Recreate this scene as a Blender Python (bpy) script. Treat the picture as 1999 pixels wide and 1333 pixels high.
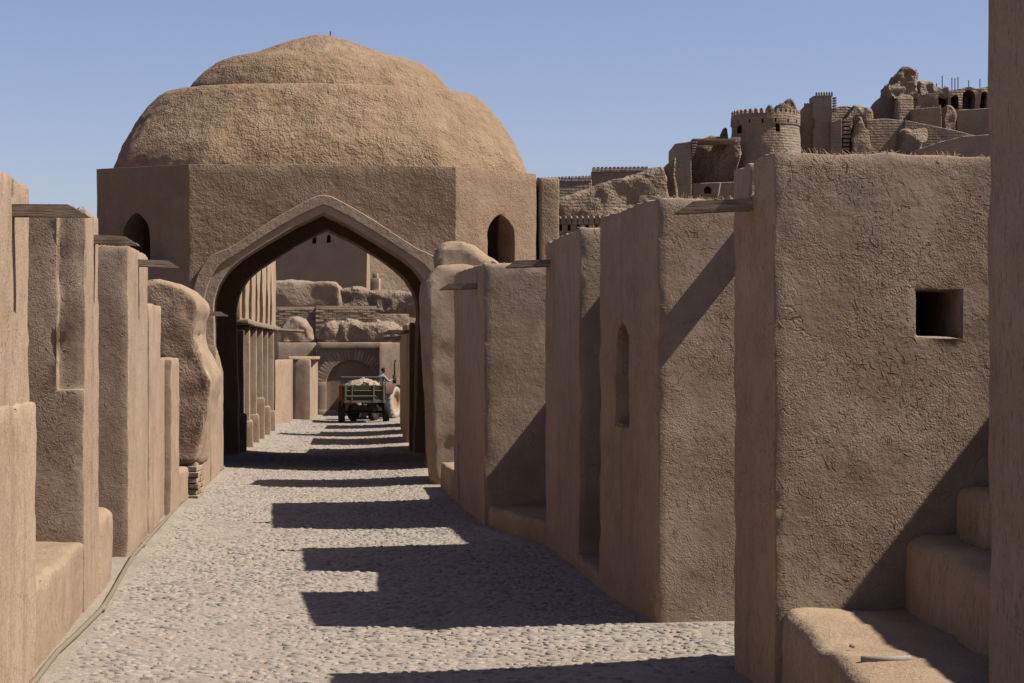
import bpy, bmesh, math, random
import numpy as np
from mathutils import Vector, Matrix, noise
from mathutils.geometry import tessellate_polygon

# ------------------------------------------------------------------ clear
for o in list(bpy.data.objects): bpy.data.objects.remove(o, do_unlink=True)
S = bpy.context.scene
C = S.collection
R = math.radians
random.seed(7)

# ------------------------------------------------------------------ camera
F = 4000.0            # focal length in photo pixels (photo 1999 px wide)
EYE = 2.7
cd = bpy.data.cameras.new('camera'); cam = bpy.data.objects.new('camera', cd); C.objects.link(cam)
cd.sensor_width = 36.0; cd.lens = 36.0 * F / 1999.0
cd.clip_start = 0.1; cd.clip_end = 4000
cam.location = (0, 0, EYE); cam.rotation_euler = (R(90), 0, 0)
cd.shift_y = (690 - 666.5) / 1999.0
S.camera = cam
S.render.resolution_x = 1024; S.render.resolution_y = 683

# ------------------------------------------------------------------ sky, sun, exposure
SUN_EL, SUN_A = 51.0, 5.5       # elevation; degrees the light runs away from the camera while going left
w = bpy.data.worlds.new('World'); S.world = w; w.use_nodes = True
nt = w.node_tree; bg = nt.nodes['Background']
sky = nt.nodes.new('ShaderNodeTexSky'); sky.sky_type = 'NISHITA'; sky.sun_disc = False
sky.sun_elevation = R(SUN_EL); sky.sun_rotation = R(90 + SUN_A)
sky.air_density = 1.0; sky.dust_density = 1.6; sky.ozone_density = 3.0; sky.altitude = 1000
tint = nt.nodes.new('ShaderNodeMix'); tint.data_type = 'RGBA'; tint.blend_type = 'MULTIPLY'; tint.inputs[0].default_value = 1.0
tint.inputs[7].default_value = (1.13, .962, 1.02, 1)          # white balance of the picture
nt.links.new(sky.outputs[0], tint.inputs[6]); nt.links.new(tint.outputs[2], bg.inputs[0]); bg.inputs[1].default_value = 0.060
sl = bpy.data.lights.new('sun', 'SUN'); sl.energy = 5.0; sl.angle = R(0.53); sl.color = (1.0, 0.945, 0.87)
sun = bpy.data.objects.new('sun', sl); C.objects.link(sun)
ld = Vector((-math.cos(R(SUN_EL)) * math.cos(R(SUN_A)), math.cos(R(SUN_EL)) * math.sin(R(SUN_A)), -math.sin(R(SUN_EL))))
sun.rotation_euler = ld.to_track_quat('-Z', 'Y').to_euler(); sun.location = (20, 0, 30)
S.view_settings.view_transform = 'Standard'; S.view_settings.look = 'None'
S.view_settings.exposure = 0.92; S.view_settings.gamma = 1.0; S.view_settings.use_curve_mapping = False
S.render.engine = 'CYCLES'
S.cycles.max_bounces = 5; S.cycles.diffuse_bounces = 3; S.cycles.glossy_bounces = 1; S.cycles.transmission_bounces = 1

# ------------------------------------------------------------------ measured places
def X_at(px, Y): return (px - 1000.0) * Y / F
def Z_at(py, Y): return EYE + (690.0 - py) * Y / F
def lerp_tab(tab, y):
    if y <= tab[0][0]: return tab[0][1]
    for (a, b), (c, d) in zip(tab, tab[1:]):
        if y <= c: return b + (d - b) * (y - a) / (c - a)
    return tab[-1][1]
TL = [(3, -2.75), (16.9, -3.98), (27.2, -5.09), (36.6, -6.0), (48.4, -6.86), (55.4, -7.34), (96, -9.9)]
TR = [(3, 3.9), (11.7, 2.71), (16.2, 2.07), (20.57, 1.455), (25.8, .84), (29, .47), (32.2, -.443), (37.8, -1.04),
      (42.35, -1.71), (48, -1.95), (55, -2.7), (62.8, -3.2), (77, -4.18), (96, -5.5)]
XL = lambda y: lerp_tab(TL, y)
XR = lambda y: lerp_tab(TR, y)

# ------------------------------------------------------------------ materials
ALB = .51
def sc3(c): return tuple(x * ALB for x in c[:3])
def mat_new(name):
    m = bpy.data.materials.new(name); m.use_nodes = True
    n = m.node_tree; b = n.nodes['Principled BSDF']; b.inputs['Roughness'].default_value = .9
    if 'Specular IOR Level' in b.inputs: b.inputs['Specular IOR Level'].default_value = .15
    return m, n, b
class NB:
    """small node builder"""
    def __init__(s, n): s.n = n
    def add(s, t, **kw):
        x = s.n.nodes.new(t)
        for k, v in kw.items(): setattr(x, k, v)
        return x
    def ln(s, a, b): s.n.links.new(a, b)
    def put(s, sock, v):
        if hasattr(v, 'is_linked') or isinstance(v, bpy.types.NodeSocket): s.ln(v, sock)
        else: sock.default_value = v
    def m(s, op, a, b=None, c=None, clamp=False):
        x = s.add('ShaderNodeMath', operation=op); x.use_clamp = clamp
        s.put(x.inputs[0], a)
        if b is not None: s.put(x.inputs[1], b)
        if c is not None: s.put(x.inputs[2], c)
        return x.outputs[0]
    def v(s, op, a, b=None, scale=None):
        x = s.add('ShaderNodeVectorMath', operation=op); s.put(x.inputs[0], a)
        if b is not None: s.put(x.inputs[1], b)
        if scale is not None: s.put(x.inputs['Scale'], scale)
        return x.outputs['Value'] if op in ('DOT_PRODUCT', 'LENGTH') else x.outputs[0]
    def noise(s, vec, scale, detail=4, rough=.55, out=0, dist=0):
        x = s.add('ShaderNodeTexNoise'); s.put(x.inputs['Vector'], vec)
        x.inputs['Scale'].default_value = scale; x.inputs['Detail'].default_value = detail
        x.inputs['Roughness'].default_value = rough; x.inputs['Distortion'].default_value = dist
        return x.outputs[out]
    def step(s, x, lo, hi):
        r = s.add('ShaderNodeMapRange', interpolation_type='SMOOTHSTEP')
        s.put(r.inputs[0], x); r.inputs[1].default_value = lo; r.inputs[2].default_value = hi
        r.inputs[3].default_value = 0; r.inputs[4].default_value = 1
        return r.outputs[0]
    def mixc(s, f, a, b, mode='MIX'):
        x = s.add('ShaderNodeMix', data_type='RGBA', blend_type=mode)
        s.put(x.inputs[0], f); s.put(x.inputs[6], a); s.put(x.inputs[7], b)
        return x.outputs[2]

def straw_layer(k, P, N, scale, L, wid, off):
    """short stalks lying in the surface, one at random angle in every cell; returns mask and cell random"""
    vo = k.add('ShaderNodeTexVoronoi'); vo.feature = 'F1'; vo.voronoi_dimensions = '3D'
    p = k.v('ADD', P, off)
    k.ln(p, vo.inputs['Vector']); vo.inputs['Scale'].default_value = scale
    loc = k.v('SUBTRACT', p, vo.outputs['Position'])
    rnd = k.v('SUBTRACT', vo.outputs['Color'], (.5, .5, .5))
    d = k.v('NORMALIZE', k.v('CROSS_PRODUCT', N, rnd)); q = k.v('CROSS_PRODUCT', N, d)
    a = k.v('DOT_PRODUCT', loc, d); b = k.v('DOT_PRODUCT', loc, q)
    b = k.m('ADD', b, k.m('MULTIPLY', k.m('MULTIPLY', a, a), 1.2))
    m1 = k.m('SUBTRACT', 1.0, k.step(k.m('ABSOLUTE', b), wid * .3, wid))
    m2 = k.m('SUBTRACT', 1.0, k.step(k.m('ABSOLUTE', a), L * .75, L))
    sep = k.add('ShaderNodeSeparateColor'); k.ln(vo.outputs['Color'], sep.inputs[0])
    return k.m('MULTIPLY', m1, m2), sep.outputs[0]

def plaster(name, c1, c2, straw=1.0, streak=0.0, rough=1.0, strawcol=(.52, .38, .22, 1), fleck=.5, scale=1.0, big=.35, grain=1.0, gs=46, stain=0., crack=0., courses=0.):
    m, n, b = mat_new(name); k = NB(n)
    c1, c2, strawcol = sc3(c1), sc3(c2), (*sc3(strawcol), 1)
    g = k.add('ShaderNodeNewGeometry'); P = g.outputs['Position']; N = g.outputs['Normal']
    oi = k.add('ShaderNodeObjectInfo')
    big_n = k.noise(P, big * scale, 3, .6); mid = k.noise(P, 2.6 * scale, 5, .65); fine = k.noise(P, gs * scale, 2, .6)
    f = k.m('ADD', k.m('MULTIPLY', big_n, .55), k.m('MULTIPLY', mid, .45))
    col = k.mixc(k.step(f, .34, .66), (*c1, 1), (*c2, 1))
    v = k.m('ADD', .80, k.m('MULTIPLY', fine, .40))
    v = k.m('MULTIPLY', v, k.m('ADD', .94, k.m('MULTIPLY', oi.outputs['Random'], .12)))
    hs = k.add('ShaderNodeHueSaturation'); k.ln(col, hs.inputs['Color']); k.ln(v, hs.inputs['Value']); col = hs.outputs[0]
    if stain:
        sx = k.noise(k.v('MULTIPLY', P, (2.6, 2.6, .22)), 1.0, 3, .6)
        col = k.mixc(k.m('MULTIPLY', k.step(sx, .52, .70), .30 * stain), col, (c1[0] * .62, c1[1] * .60, c1[2] * .58, 1))
        pt = k.noise(k.v('ADD', P, (9.1, 3.3, 5.7)), 1.15, 5, .68)
        col = k.mixc(k.m('MULTIPLY', k.step(pt, .56, .68), .42 * stain), col, (c2[0] * 1.12, c2[1] * 1.14, c2[2] * 1.18, 1))
        pt2 = k.noise(k.v('ADD', P, (2.1, 8.3, 1.7)), .9, 5, .7)
        col = k.mixc(k.m('MULTIPLY', k.step(pt2, .57, .66), .40 * stain), col, (c1[0] * .92, c1[1] * .80, c1[2] * .66, 1))
    h = k.m('MULTIPLY', mid, .026 * rough / scale)
    if crack:
        cn = k.noise(P, 1.5, 4, .62, dist=.6); gate = k.step(k.noise(k.v('ADD', P, (4, 4, 4)), .8, 2, .5), .50, .60)
        ck = k.m('MULTIPLY', k.m('SUBTRACT', 1.0, k.step(k.m('ABSOLUTE', k.m('SUBTRACT', cn, .5)), .0015, .006)), gate)
        h = k.m('SUBTRACT', h, k.m('MULTIPLY', ck, .012 * crack)); col = k.mixc(k.m('MULTIPLY', ck, .55 * crack), col, (c1[0] * .4, c1[1] * .38, c1[2] * .36, 1))
    if courses:
        sz = k.add('ShaderNodeSeparateXYZ'); k.ln(P, sz.inputs[0])
        wv_ = k.m('SINE', k.m('ADD', k.m('MULTIPLY', sz.outputs[2], 24.0), k.m('MULTIPLY', mid, 5.0)))
        h = k.m('ADD', h, k.m('MULTIPLY', wv_, .013 * courses))
    h = k.m('ADD', h, k.m('MULTIPLY', k.noise(P, 13 * scale, 3, .65), .012 * rough / scale))
    patch = k.step(k.noise(P, 2.1 * scale, 3, .6), .34, .66)
    h = k.m('ADD', h, k.m('MULTIPLY', k.m('MULTIPLY', fine, k.m('ADD', .35, patch)), .0062 * grain / scale))
    if straw > 0:
        m2, r2 = straw_layer(k, P, N, 13.0 * scale, .040 / scale, .0046 / scale, (.3, 7.7, 2.4))
        sgn = k.m('SUBTRACT', k.m('MULTIPLY', k.step(r2, .4, .5), 2.0), 1.0)
        h = k.m('ADD', h, k.m('MULTIPLY', k.m('MULTIPLY', m2, sgn), k.m('MULTIPLY', patch, .0034 * straw / scale)))
        col = k.mixc(k.m('MULTIPLY', k.m('MULTIPLY', m2, k.step(r2, .7, .75)), fleck), col, strawcol)
    if streak > 0:
        sv = k.v('MULTIPLY', P, (46 * scale, 46 * scale, 7.5 * scale))
        st = k.noise(sv, 1.0, 3, .65); pit = k.step(st, .58, .68)
        lite = k.m('SUBTRACT', 1.0, k.step(st, .28, .40))
        h = k.m('SUBTRACT', h, k.m('MULTIPLY', pit, .004 * streak / scale))
        col = k.mixc(k.m('MULTIPLY', pit, .36 * streak), col, (c1[0] * .45, c1[1] * .42, c1[2] * .4, 1))
        col = k.mixc(k.m('MULTIPLY', lite, .30 * streak), col, strawcol)
    k.ln(col, b.inputs['Base Color'])
    bp = k.add('ShaderNodeBump'); bp.inputs['Strength'].default_value = 1.0; bp.inputs['Distance'].default_value = 1.0
    k.ln(h, bp.inputs['Height']); k.ln(bp.outputs[0], b.inputs['Normal'])
    b.inputs['Roughness'].default_value = .95
    return m

A1, A2 = (.425, .296, .197), (.545, .392, .266)
M = {}
M['street'] = plaster('mud_plaster_troweled', A1, A2, straw=0, streak=1.1, rough=.60, grain=1.2, stain=1.0, crack=.35)
M['front'] = plaster('mud_plaster_straw', (.385, .272, .186), (.53, .398, .284), straw=.6, rough=.42, fleck=.4, grain=.85, gs=60, big=.8, stain=.9, crack=.4)
M['top'] = plaster('mud_plaster_raw', (.40, .28, .175), (.50, .36, .235), straw=1.2, rough=1.3, fleck=.8)
M['dome'] = plaster('mud_plaster_dome', (.32, .212, .125), (.43, .295, .182), straw=0, rough=2.3, scale=.55, grain=4.6, gs=38, stain=.8)
M['drum'] = plaster('mud_plaster_drum', (.335, .224, .140), (.42, .288, .187), straw=0, rough=1.0, scale=.7, grain=2.2, gs=34, stain=.8)
M['rib'] = plaster('mud_plaster_rib', (.40, .29, .20), (.50, .37, .265), straw=0, rough=.9, scale=.8)
M['far'] = plaster('mud_far', (.33, .235, .160), (.42, .305, .215), straw=0, rough=1.6, scale=.35)
M['rock'] = plaster('eroded_mud', (.30, .215, .145), (.43, .315, .22), straw=0, rough=5.0, scale=.4)
M['citadel'] = plaster('citadel_mud', (.31, .228, .162), (.41, .308, .225), straw=0, rough=2.0, scale=.16, big=1.2, grain=1.5, stain=.8, courses=1.0)
M['citrock'] = plaster('citadel_rock', (.27, .195, .135), (.42, .315, .228), straw=0, rough=6.0, scale=.2, big=1.0, grain=3.0, courses=.8)

def simple(name, c, rough=.7, metal=0, var=.25, nscale=20, bump=.0):
    m, n, b = mat_new(name); k = NB(n)
    g = k.add('ShaderNodeNewGeometry'); oi = k.add('ShaderNodeObjectInfo')
    f = k.noise(g.outputs['Position'], nscale, 5, .65)
    v = k.m('ADD', 1 - var, k.m('MULTIPLY', f, 2 * var))
    v = k.m('MULTIPLY', v, k.m('ADD', .82, k.m('MULTIPLY', oi.outputs['Random'], .36)))
    hs = k.add('ShaderNodeHueSaturation'); hs.inputs['Color'].default_value = (*sc3(c), 1); k.ln(v, hs.inputs['Value'])
    k.ln(hs.outputs[0], b.inputs['Base Color']); b.inputs['Roughness'].default_value = rough; b.inputs['Metallic'].default_value = metal
    if bump:
        bp = k.add('ShaderNodeBump'); bp.inputs['Distance'].default_value = bump; k.ln(f, bp.inputs['Height']); k.ln(bp.outputs[0], b.inputs['Normal'])
    return m
def wood_mat():
    m, n, b = mat_new('weathered_wood'); k = NB(n)
    g = k.add('ShaderNodeNewGeometry')
    sv = k.v('MULTIPLY', g.outputs['Position'], (4, 30, 60))
    f = k.noise(sv, 1.0, 5, .65)
    col = k.mixc(k.step(f, .3, .7), (.095, .07, .048, 1), (.26, .20, .14, 1))
    k.ln(col, b.inputs['Base Color'])
    bp = k.add('ShaderNodeBump'); bp.inputs['Distance'].default_value = .006; k.ln(f, bp.inputs['Height']); k.ln(bp.outputs[0], b.inputs['Normal'])
    return m
M['wood'] = wood_mat()
M['brick'] = simple('mud_brick', (.44, .322, .22), .95, var=.22, nscale=16, bump=.01)
M['joint'] = simple('mud_joint', (.36, .26, .178), .95, var=.2, nscale=14, bump=.01)
M['stone'] = simple('river_stone', (.225, .206, .180), .8, var=.2, nscale=26, bump=.004)
M['stone_tan'] = simple('river_stone_tan', (.335, .292, .240), .9, var=.2, nscale=26, bump=.004)
M['stone_dust'] = simple('river_stone_dusty', (.39, .335, .270), .95, var=.2, nscale=26, bump=.004)
M['hose'] = simple('hose_plastic', (.31, .25, .17), .6, var=.2)
M['rubber'] = simple('black_rubber', (.028, .026, .024), .85, var=.3)
M['rubber_dust'] = simple('dusty_rubber', (.46, .40, .31), .95, var=.3, nscale=9)
M['rim'] = simple('yellow_rim', (.42, .29, .155), .7, var=.3)
M['green'] = simple('worn_green_paint', (.085, .078, .058), .7, var=.45, nscale=5)
M['greentrim'] = simple('pale_green_trim', (.21, .19, .138), .7, var=.35, nscale=9)
M['orange'] = simple('orange_paint', (.36, .13, .045), .6)
M['iron'] = simple('dark_iron', (.045, .038, .033), .7, var=.4)
M['greymetal'] = simple('grey_sheet', (.19, .18, .16), .6, var=.2)
M['red'] = simple('faded_red_paint', (.29, .145, .12), .5, var=.2)
M['rubble'] = simple('pale_rubble', (.50, .385, .265), .95, var=.3, nscale=12, bump=.02)
M['straw'] = simple('dry_straw', (.50, .37, .21), .8, var=.25)
M['mudstraw'] = simple('mud_coated_straw', (.40, .295, .205), .95, var=.2)
M['skin'] = simple('skin', (.30, .16, .10), .6, var=.1)
M['hair'] = simple('black_hair', (.015, .012, .01), .6, var=.2)
M['shirt'] = simple('grey_shirt', (.29, .31, .36), .9, var=.2)
M['pants'] = simple('dark_trousers', (.03, .035, .055), .9, var=.2)

def ground_mat(name, c1, c2, rough):
    m, n, b = mat_new(name); k = NB(n)
    g = k.add('ShaderNodeNewGeometry'); P = g.outputs['Position']
    f1 = k.noise(P, .8, 5, .6); f2 = k.noise(P, 9, 6, .7); f3 = k.noise(P, 70, 3, .6)
    col = k.mixc(k.step(k.m('ADD', k.m('MULTIPLY', f1, .5), k.m('MULTIPLY', f2, .5)), .36, .64), (*sc3(c1), 1), (*sc3(c2), 1))
    k.ln(col, b.inputs['Base Color'])
    h = k.m('ADD', k.m('MULTIPLY', f2, .05 * rough), k.m('MULTIPLY', f3, .008 * rough))
    bp = k.add('ShaderNodeBump'); bp.inputs['Distance'].default_value = 1.0; k.ln(h, bp.inputs['Height']); k.ln(bp.outputs[0], b.inputs['Normal'])
    return m
M['dirt'] = ground_mat('street_dirt', (.40, .33, .252), (.50, .42, .33), .8)
M['desert'] = ground_mat('desert_ground', (.36, .28, .20), (.44, .35, .26), 1.0)

# ------------------------------------------------------------------ mesh helpers
def obj(name, me, mats, parent=None, loc=(0, 0, 0)):
    o = bpy.data.objects.new(name, me); C.objects.link(o); o.location = loc
    if not isinstance(mats, (list, tuple)): mats = [mats]
    for x in mats:
        if len(me.materials) < len(mats): me.materials.append(M[x] if isinstance(x, str) else x)
    if parent: o.parent = parent
    return o
def tag(o, label=None, cat=None, group=None, kind=None):
    if label: o['label'] = label
    if cat: o['category'] = cat
    if group: o['group'] = group
    if kind: o['kind'] = kind
    return o
def thing(name, loc, label, cat, group=None, rz=0):
    o = bpy.data.objects.new(name, None); C.objects.link(o); o.location = loc; o.rotation_euler = (0, 0, rz)
    o.empty_display_size = .3
    return tag(o, label, cat, group)
def prism(pts, z0, z1):
    """upright block on a footprint; z1 one height or one per corner"""
    bm = bmesh.new(); n = len(pts)
    zs = z1 if isinstance(z1, (list, tuple)) else [z1] * n
    lo = [bm.verts.new((p[0], p[1], z0)) for p in pts]; hi = [bm.verts.new((p[0], p[1], z)) for p, z in zip(pts, zs)]
    bm.faces.new(lo[::-1]); bm.faces.new(hi)
    for i in range(n): bm.faces.new((lo[i], lo[(i + 1) % n], hi[(i + 1) % n], hi[i]))
    bmesh.ops.recalc_face_normals(bm, faces=bm.faces)
    return bm
def plate(outline, origin, u, v, v0, v1):
    """outline (a,z) in the upright plane through origin along u, thick from v0 to v1 along v"""
    bm = bmesh.new(); n = len(outline)
    A = [bm.verts.new((origin[0] + a * u[0] + v0 * v[0], origin[1] + a * u[1] + v0 * v[1], z)) for a, z in outline]
    B = [bm.verts.new((origin[0] + a * u[0] + v1 * v[0], origin[1] + a * u[1] + v1 * v[1], z)) for a, z in outline]
    bm.faces.new(A); bm.faces.new(B[::-1])
    for i in range(n): bm.faces.new((A[i], B[i], B[(i + 1) % n], A[(i + 1) % n]))
    bmesh.ops.recalc_face_normals(bm, faces=bm.faces)
    return bm
def join_bm(*bms):
    out = bms[0]
    for b in bms[1:]:
        me = bpy.data.meshes.new('t'); b.to_mesh(me); b.free(); out.from_mesh(me); bpy.data.meshes.remove(me)
    return out
def cut(bm, cutters):
    """boolean difference with a list of bmeshes"""
    if not cutters: return bm
    me = bpy.data.meshes.new('t'); bm.to_mesh(me); bm.free(); o = bpy.data.objects.new('t', me); C.objects.link(o)
    tmp = []
    for c in cutters:
        mc = bpy.data.meshes.new('c'); c.to_mesh(mc); c.free(); oc = bpy.data.objects.new('c', mc); C.objects.link(oc); tmp.append(oc)
        md = o.modifiers.new('b', 'BOOLEAN'); md.operation = 'DIFFERENCE'; md.solver = 'EXACT'; md.object = oc
    dg = bpy.context.evaluated_depsgraph_get()
    res = bpy.data.meshes.new_from_object(o.evaluated_get(dg))
    out = bmesh.new(); out.from_mesh(res)
    for x in [o] + tmp:
        mm = x.data; bpy.data.objects.remove(x); bpy.data.meshes.remove(mm)
    bpy.data.meshes.remove(res)
    bmesh.ops.remove_doubles(out, verts=out.verts, dist=1e-4)
    return out
def grid_cut(bm, res, axes=(0, 1, 2), frame=None):
    bmesh.ops.triangulate(bm, faces=[f for f in bm.faces if len(f.verts) > 4])
    fr = frame or [Vector((1, 0, 0)), Vector((0, 1, 0)), Vector((0, 0, 1))]
    for ax in axes:
        nrm = fr[ax]; ds = [v.co.dot(nrm) for v in bm.verts]; lo, hi = min(ds), max(ds)
        k = int((hi - lo) / res)
        for i in range(1, k + 1):
            t = lo + i * (hi - lo) / (k + 1)
            bmesh.ops.bisect_plane(bm, geom=bm.verts[:] + bm.edges[:] + bm.faces[:], plane_co=nrm * t, plane_no=nrm, dist=1e-4)
def rough_up(bm, amp, freq, seed, fine=.0, ff=9.0, zmin=None, aniso=(1, 1, 1)):
    s = Vector((seed * 3.7, seed * 1.3, seed * 5.1))
    for v in bm.verts:
        p = Vector((v.co.x * aniso[0], v.co.y * aniso[1], v.co.z * aniso[2]))
        d = noise.noise_vector(p * freq + s) * amp + noise.noise_vector(p * freq * 2.7 + s) * (amp * .4)
        if fine: d += noise.noise_vector(p * ff + s) * fine
        if zmin is not None and v.co.z <= zmin: d.z = 0
        v.co += d
SEED = [0]
def build(bm, name, mats=('street', 'front', 'top'), parent=None, res=.14, bevel=.035, amp=.012, freq=1.3, fine=.004, ff=9, base=None,
          frame=None, flat=False, segs=2, aniso=(1, 1, 1), ragged=0, chip=None):
    """round the arris, subdivide, make it uneven, pick the plaster by the way each face looks; link as ONE mesh object"""
    SEED[0] += 1
    if bevel:
        es = [e for e in bm.edges if len(e.link_faces) == 2 and e.calc_face_angle(0) > R(28)]
        bmesh.ops.bevel(bm, geom=es, offset=bevel, segments=segs, profile=.5, affect='EDGES', clamp_overlap=True)
    if res: grid_cut(bm, res, frame=frame)
    if amp: rough_up(bm, amp, freq, SEED[0], fine, ff, aniso=aniso)
    if chip is None: chip = .030 if (bevel and res and res <= .16) else 0
    if chip:
        bm.normal_update(); mv = []
        for v in bm.verts:
            fn = [f.normal for f in v.link_faces]
            if len(fn) > 1 and min(fn[0].dot(q) for q in fn) < .93:
                k_ = max(0, noise.noise(v.co * 2.3 + Vector((5, SEED[0], 1))) - .05) * chip * 1.5 + noise.noise(v.co * 8.5) * chip * .25
                mv.append((v, v.normal * -k_))
        for v, d_ in mv: v.co += d_
    if ragged:
        zt = max(v.co.z for v in bm.verts)
        for v in bm.verts:
            if v.co.z > zt - .22: v.co.z += ragged * (noise.noise(v.co * 5.5) + .7 * noise.noise(v.co * 13)) * min(1, (v.co.z - zt + .22) / .12)
    bm.normal_update()
    if len(mats) == 3:
        for f in bm.faces:
            n = f.normal
            f.material_index = 2 if n.z > .6 else (1 if n.y < -.75 else 0)
    for f in bm.faces: f.smooth = not flat
    for e in bm.edges:
        if len(e.link_faces) == 2 and e.calc_face_angle(0) > R(38): e.smooth = False
    if base is None:
        xs = [v.co.x for v in bm.verts]; ys = [v.co.y for v in bm.verts]; zs = [v.co.z for v in bm.verts]
        base = Vector(((min(xs) + max(xs)) / 2, (min(ys) + max(ys)) / 2, min(zs)))
    pl = parent.location if parent else Vector((0, 0, 0))
    bmesh.ops.translate(bm, verts=bm.verts, vec=-Vector(base))
    me = bpy.data.meshes.new(name); bm.to_mesh(me); bm.free()
    return obj(name, me, list(mats), parent, Vector(base) - pl)
def raw_mesh(name, V, Fc, mats, parent=None, loc=(0, 0, 0), smooth=True):
    me = bpy.data.meshes.new(name); me.from_pydata([tuple(v) for v in V], [], [tuple(f) for f in Fc]); me.update()
    if smooth: me.polygons.foreach_set('use_smooth', [True] * len(me.polygons))
    return obj(name, me, mats, parent, loc)
def box_bm(x0, x1, y0, y1, z0, z1): return prism([(x0, y0), (x1, y0), (x1, y1), (x0, y1)], z0, z1)
def tube_bm(pts, r, n=8, bm=None):
    bm = bm or bmesh.new(); rings = []
    pts = [Vector(p) for p in pts]
    for i, p in enumerate(pts):
        d = (pts[min(i + 1, len(pts) - 1)] - pts[max(i - 1, 0)]).normalized()
        a = d.cross(Vector((0, 0, 1)) if abs(d.z) < .9 else Vector((1, 0, 0))).normalized(); b = d.cross(a)
        rr = r[i] if isinstance(r, (list, tuple)) else r
        rings.append([bm.verts.new(p + a * rr * math.cos(t * 2 * math.pi / n) + b * rr * math.sin(t * 2 * math.pi / n)) for t in range(n)])
    for A, B in zip(rings, rings[1:]):
        for i in range(n): bm.faces.new((A[i], A[(i + 1) % n], B[(i + 1) % n], B[i]))
    bm.faces.new(rings[0][::-1]); bm.faces.new(rings[-1])
    bmesh.ops.recalc_face_normals(bm, faces=bm.faces)
    return bm
def to_obj(bm, name, mats, parent=None, smooth=False, loc=(0, 0, 0)):
    for f in bm.faces: f.smooth = smooth
    me = bpy.data.meshes.new(name); bm.to_mesh(me); bm.free()
    return obj(name, me, mats, parent, loc)

# ================================================================== ground and street
ys = np.concatenate([np.linspace(3, 60, 190), np.linspace(60.5, 97, 60)])
V = []; nx = 44
def street_z(x, y):
    a, b = XL(y), XR(y); t = (x - a) / (b - a)
    dip = -.085 * (1 - (2 * t - 1) ** 2) if 0 < t < 1 else 0
    return dip + .02 * noise.noise(Vector((x * .6, y * .6, 3.3))) + .010 * noise.noise(Vector((x * 2.3, y * 2.3, 9)))
for y in ys:
    a, b = XL(y) - 3.2, XR(y) + 4.6
    for i in range(nx):
        x = a + (b - a) * i / (nx - 1); V.append((x, y, street_z(x, y)))
Fs = [(j * nx + i, j * nx + i + 1, (j + 1) * nx + i + 1, (j + 1) * nx + i) for j in range(len(ys) - 1) for i in range(nx - 1)]
street = raw_mesh('cobbled_street', V, Fs, ['dirt']); tag(street, 'cobbled street of river stones set in pale dirt', 'street', kind='structure')
gnd = raw_mesh('ground', [(-1500, -200, -.22), (1500, -200, -.22), (1500, 3000, -.22), (-1500, 3000, -.22)], [(0, 1, 2, 3)], ['desert'], smooth=False)
tag(gnd, 'flat dusty desert ground', 'ground', kind='structure')

def stone_shape(n, seed, lowpoly=False):
    rg = random.Random(seed); V = []; ph = rg.random() * 6
    ring = [(1.0, -.35), (.93, .32), (.62, .80)] if not lowpoly else [(1.0, -.2), (.72, .75)]
    rad = [1 + .16 * math.sin(2 * math.pi * i / n * 2 + ph) + rg.uniform(-.12, .12) for i in range(n)]
    for r, z in ring:
        for i in range(n):
            t = 2 * math.pi * i / n; V.append((r * rad[i] * math.cos(t), r * rad[i] * math.sin(t) * .68, z))
    V.append((0, 0, 1.0)); Fc = []
    for k in range(len(ring) - 1):
        for i in range(n): Fc.append((k * n + i, k * n + (i + 1) % n, (k + 1) * n + (i + 1) % n, (k + 1) * n + i))
    b = (len(ring) - 1) * n
    for i in range(n): Fc.append((b + i, b + (i + 1) % n, len(V) - 1))
    return np.array(V), Fc
def place_stones():
    spots = []; rg = random.Random(11)
    cell = {}
    def ok(x, y, r):
        cx, cy = int(x / .2), int(y / .2)
        for i in (-1, 0, 1):
            for j in (-1, 0, 1):
                for (a, b, q) in cell.get((cx + i, cy + j), ()):
                    if (a - x) ** 2 + (b - y) ** 2 < (.80 * (r + q)) ** 2: return False
        cell.setdefault((cx, cy), []).append((x, y, r)); return True
    y = 16.0
    while y < 91:
        dens = 190 if y < 49 else 70
        wdt = XR(y) - XL(y) + (2.6 if 17.4 < y < 20.5 else 0)
        for _ in range(int(dens * wdt * .5)):
            yy = y + rg.random() * .5; x = XL(yy) + .22 + rg.random() * (wdt - .3)
            r = rg.choice((.03, .035, .04, .045, .05, .06, .07)) * rg.uniform(.85, 1.15) * (1.0 if y < 49 else 1.35)
            if ok(x, yy, r): spots.append((x, yy, r))
        y += .5
    return spots
def bury(x, y):
    e = min(x - XL(y), XR(y) - x if x < XR(y) and not 17.4 < y < 20.5 else 1)
    return -.010 * max(0, noise.noise(Vector((x * .8, y * .5, 4.4)))) - .003 * max(0, noise.noise(Vector((x * 2.5, y * 2.0, 1.4)))) - .010 * max(0, 1 - e / .45)
spots = place_stones()
spots.sort(key=lambda s: s[1])
SM = ['stone', 'stone_tan', 'stone_dust']
shapes = [stone_shape(8, i) for i in range(10)]; shapes_lo = [stone_shape(6, 40 + i, True) for i in range(8)]
meshes = []
for i, (sv, sf) in enumerate(shapes):
    me = bpy.data.meshes.new('cobble'); me.from_pydata([tuple(a) for a in sv], [], sf); me.materials.append(M[SM[(0, 1, 2, 1, 2)[i % 5]]])
    me.polygons.foreach_set('use_smooth', [True] * len(me.polygons)); meshes.append(me)
rg = random.Random(5)
near = [s for s in spots if s[1] > 16.7]; part_spots = near[:300]; rest = near[300:]
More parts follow.
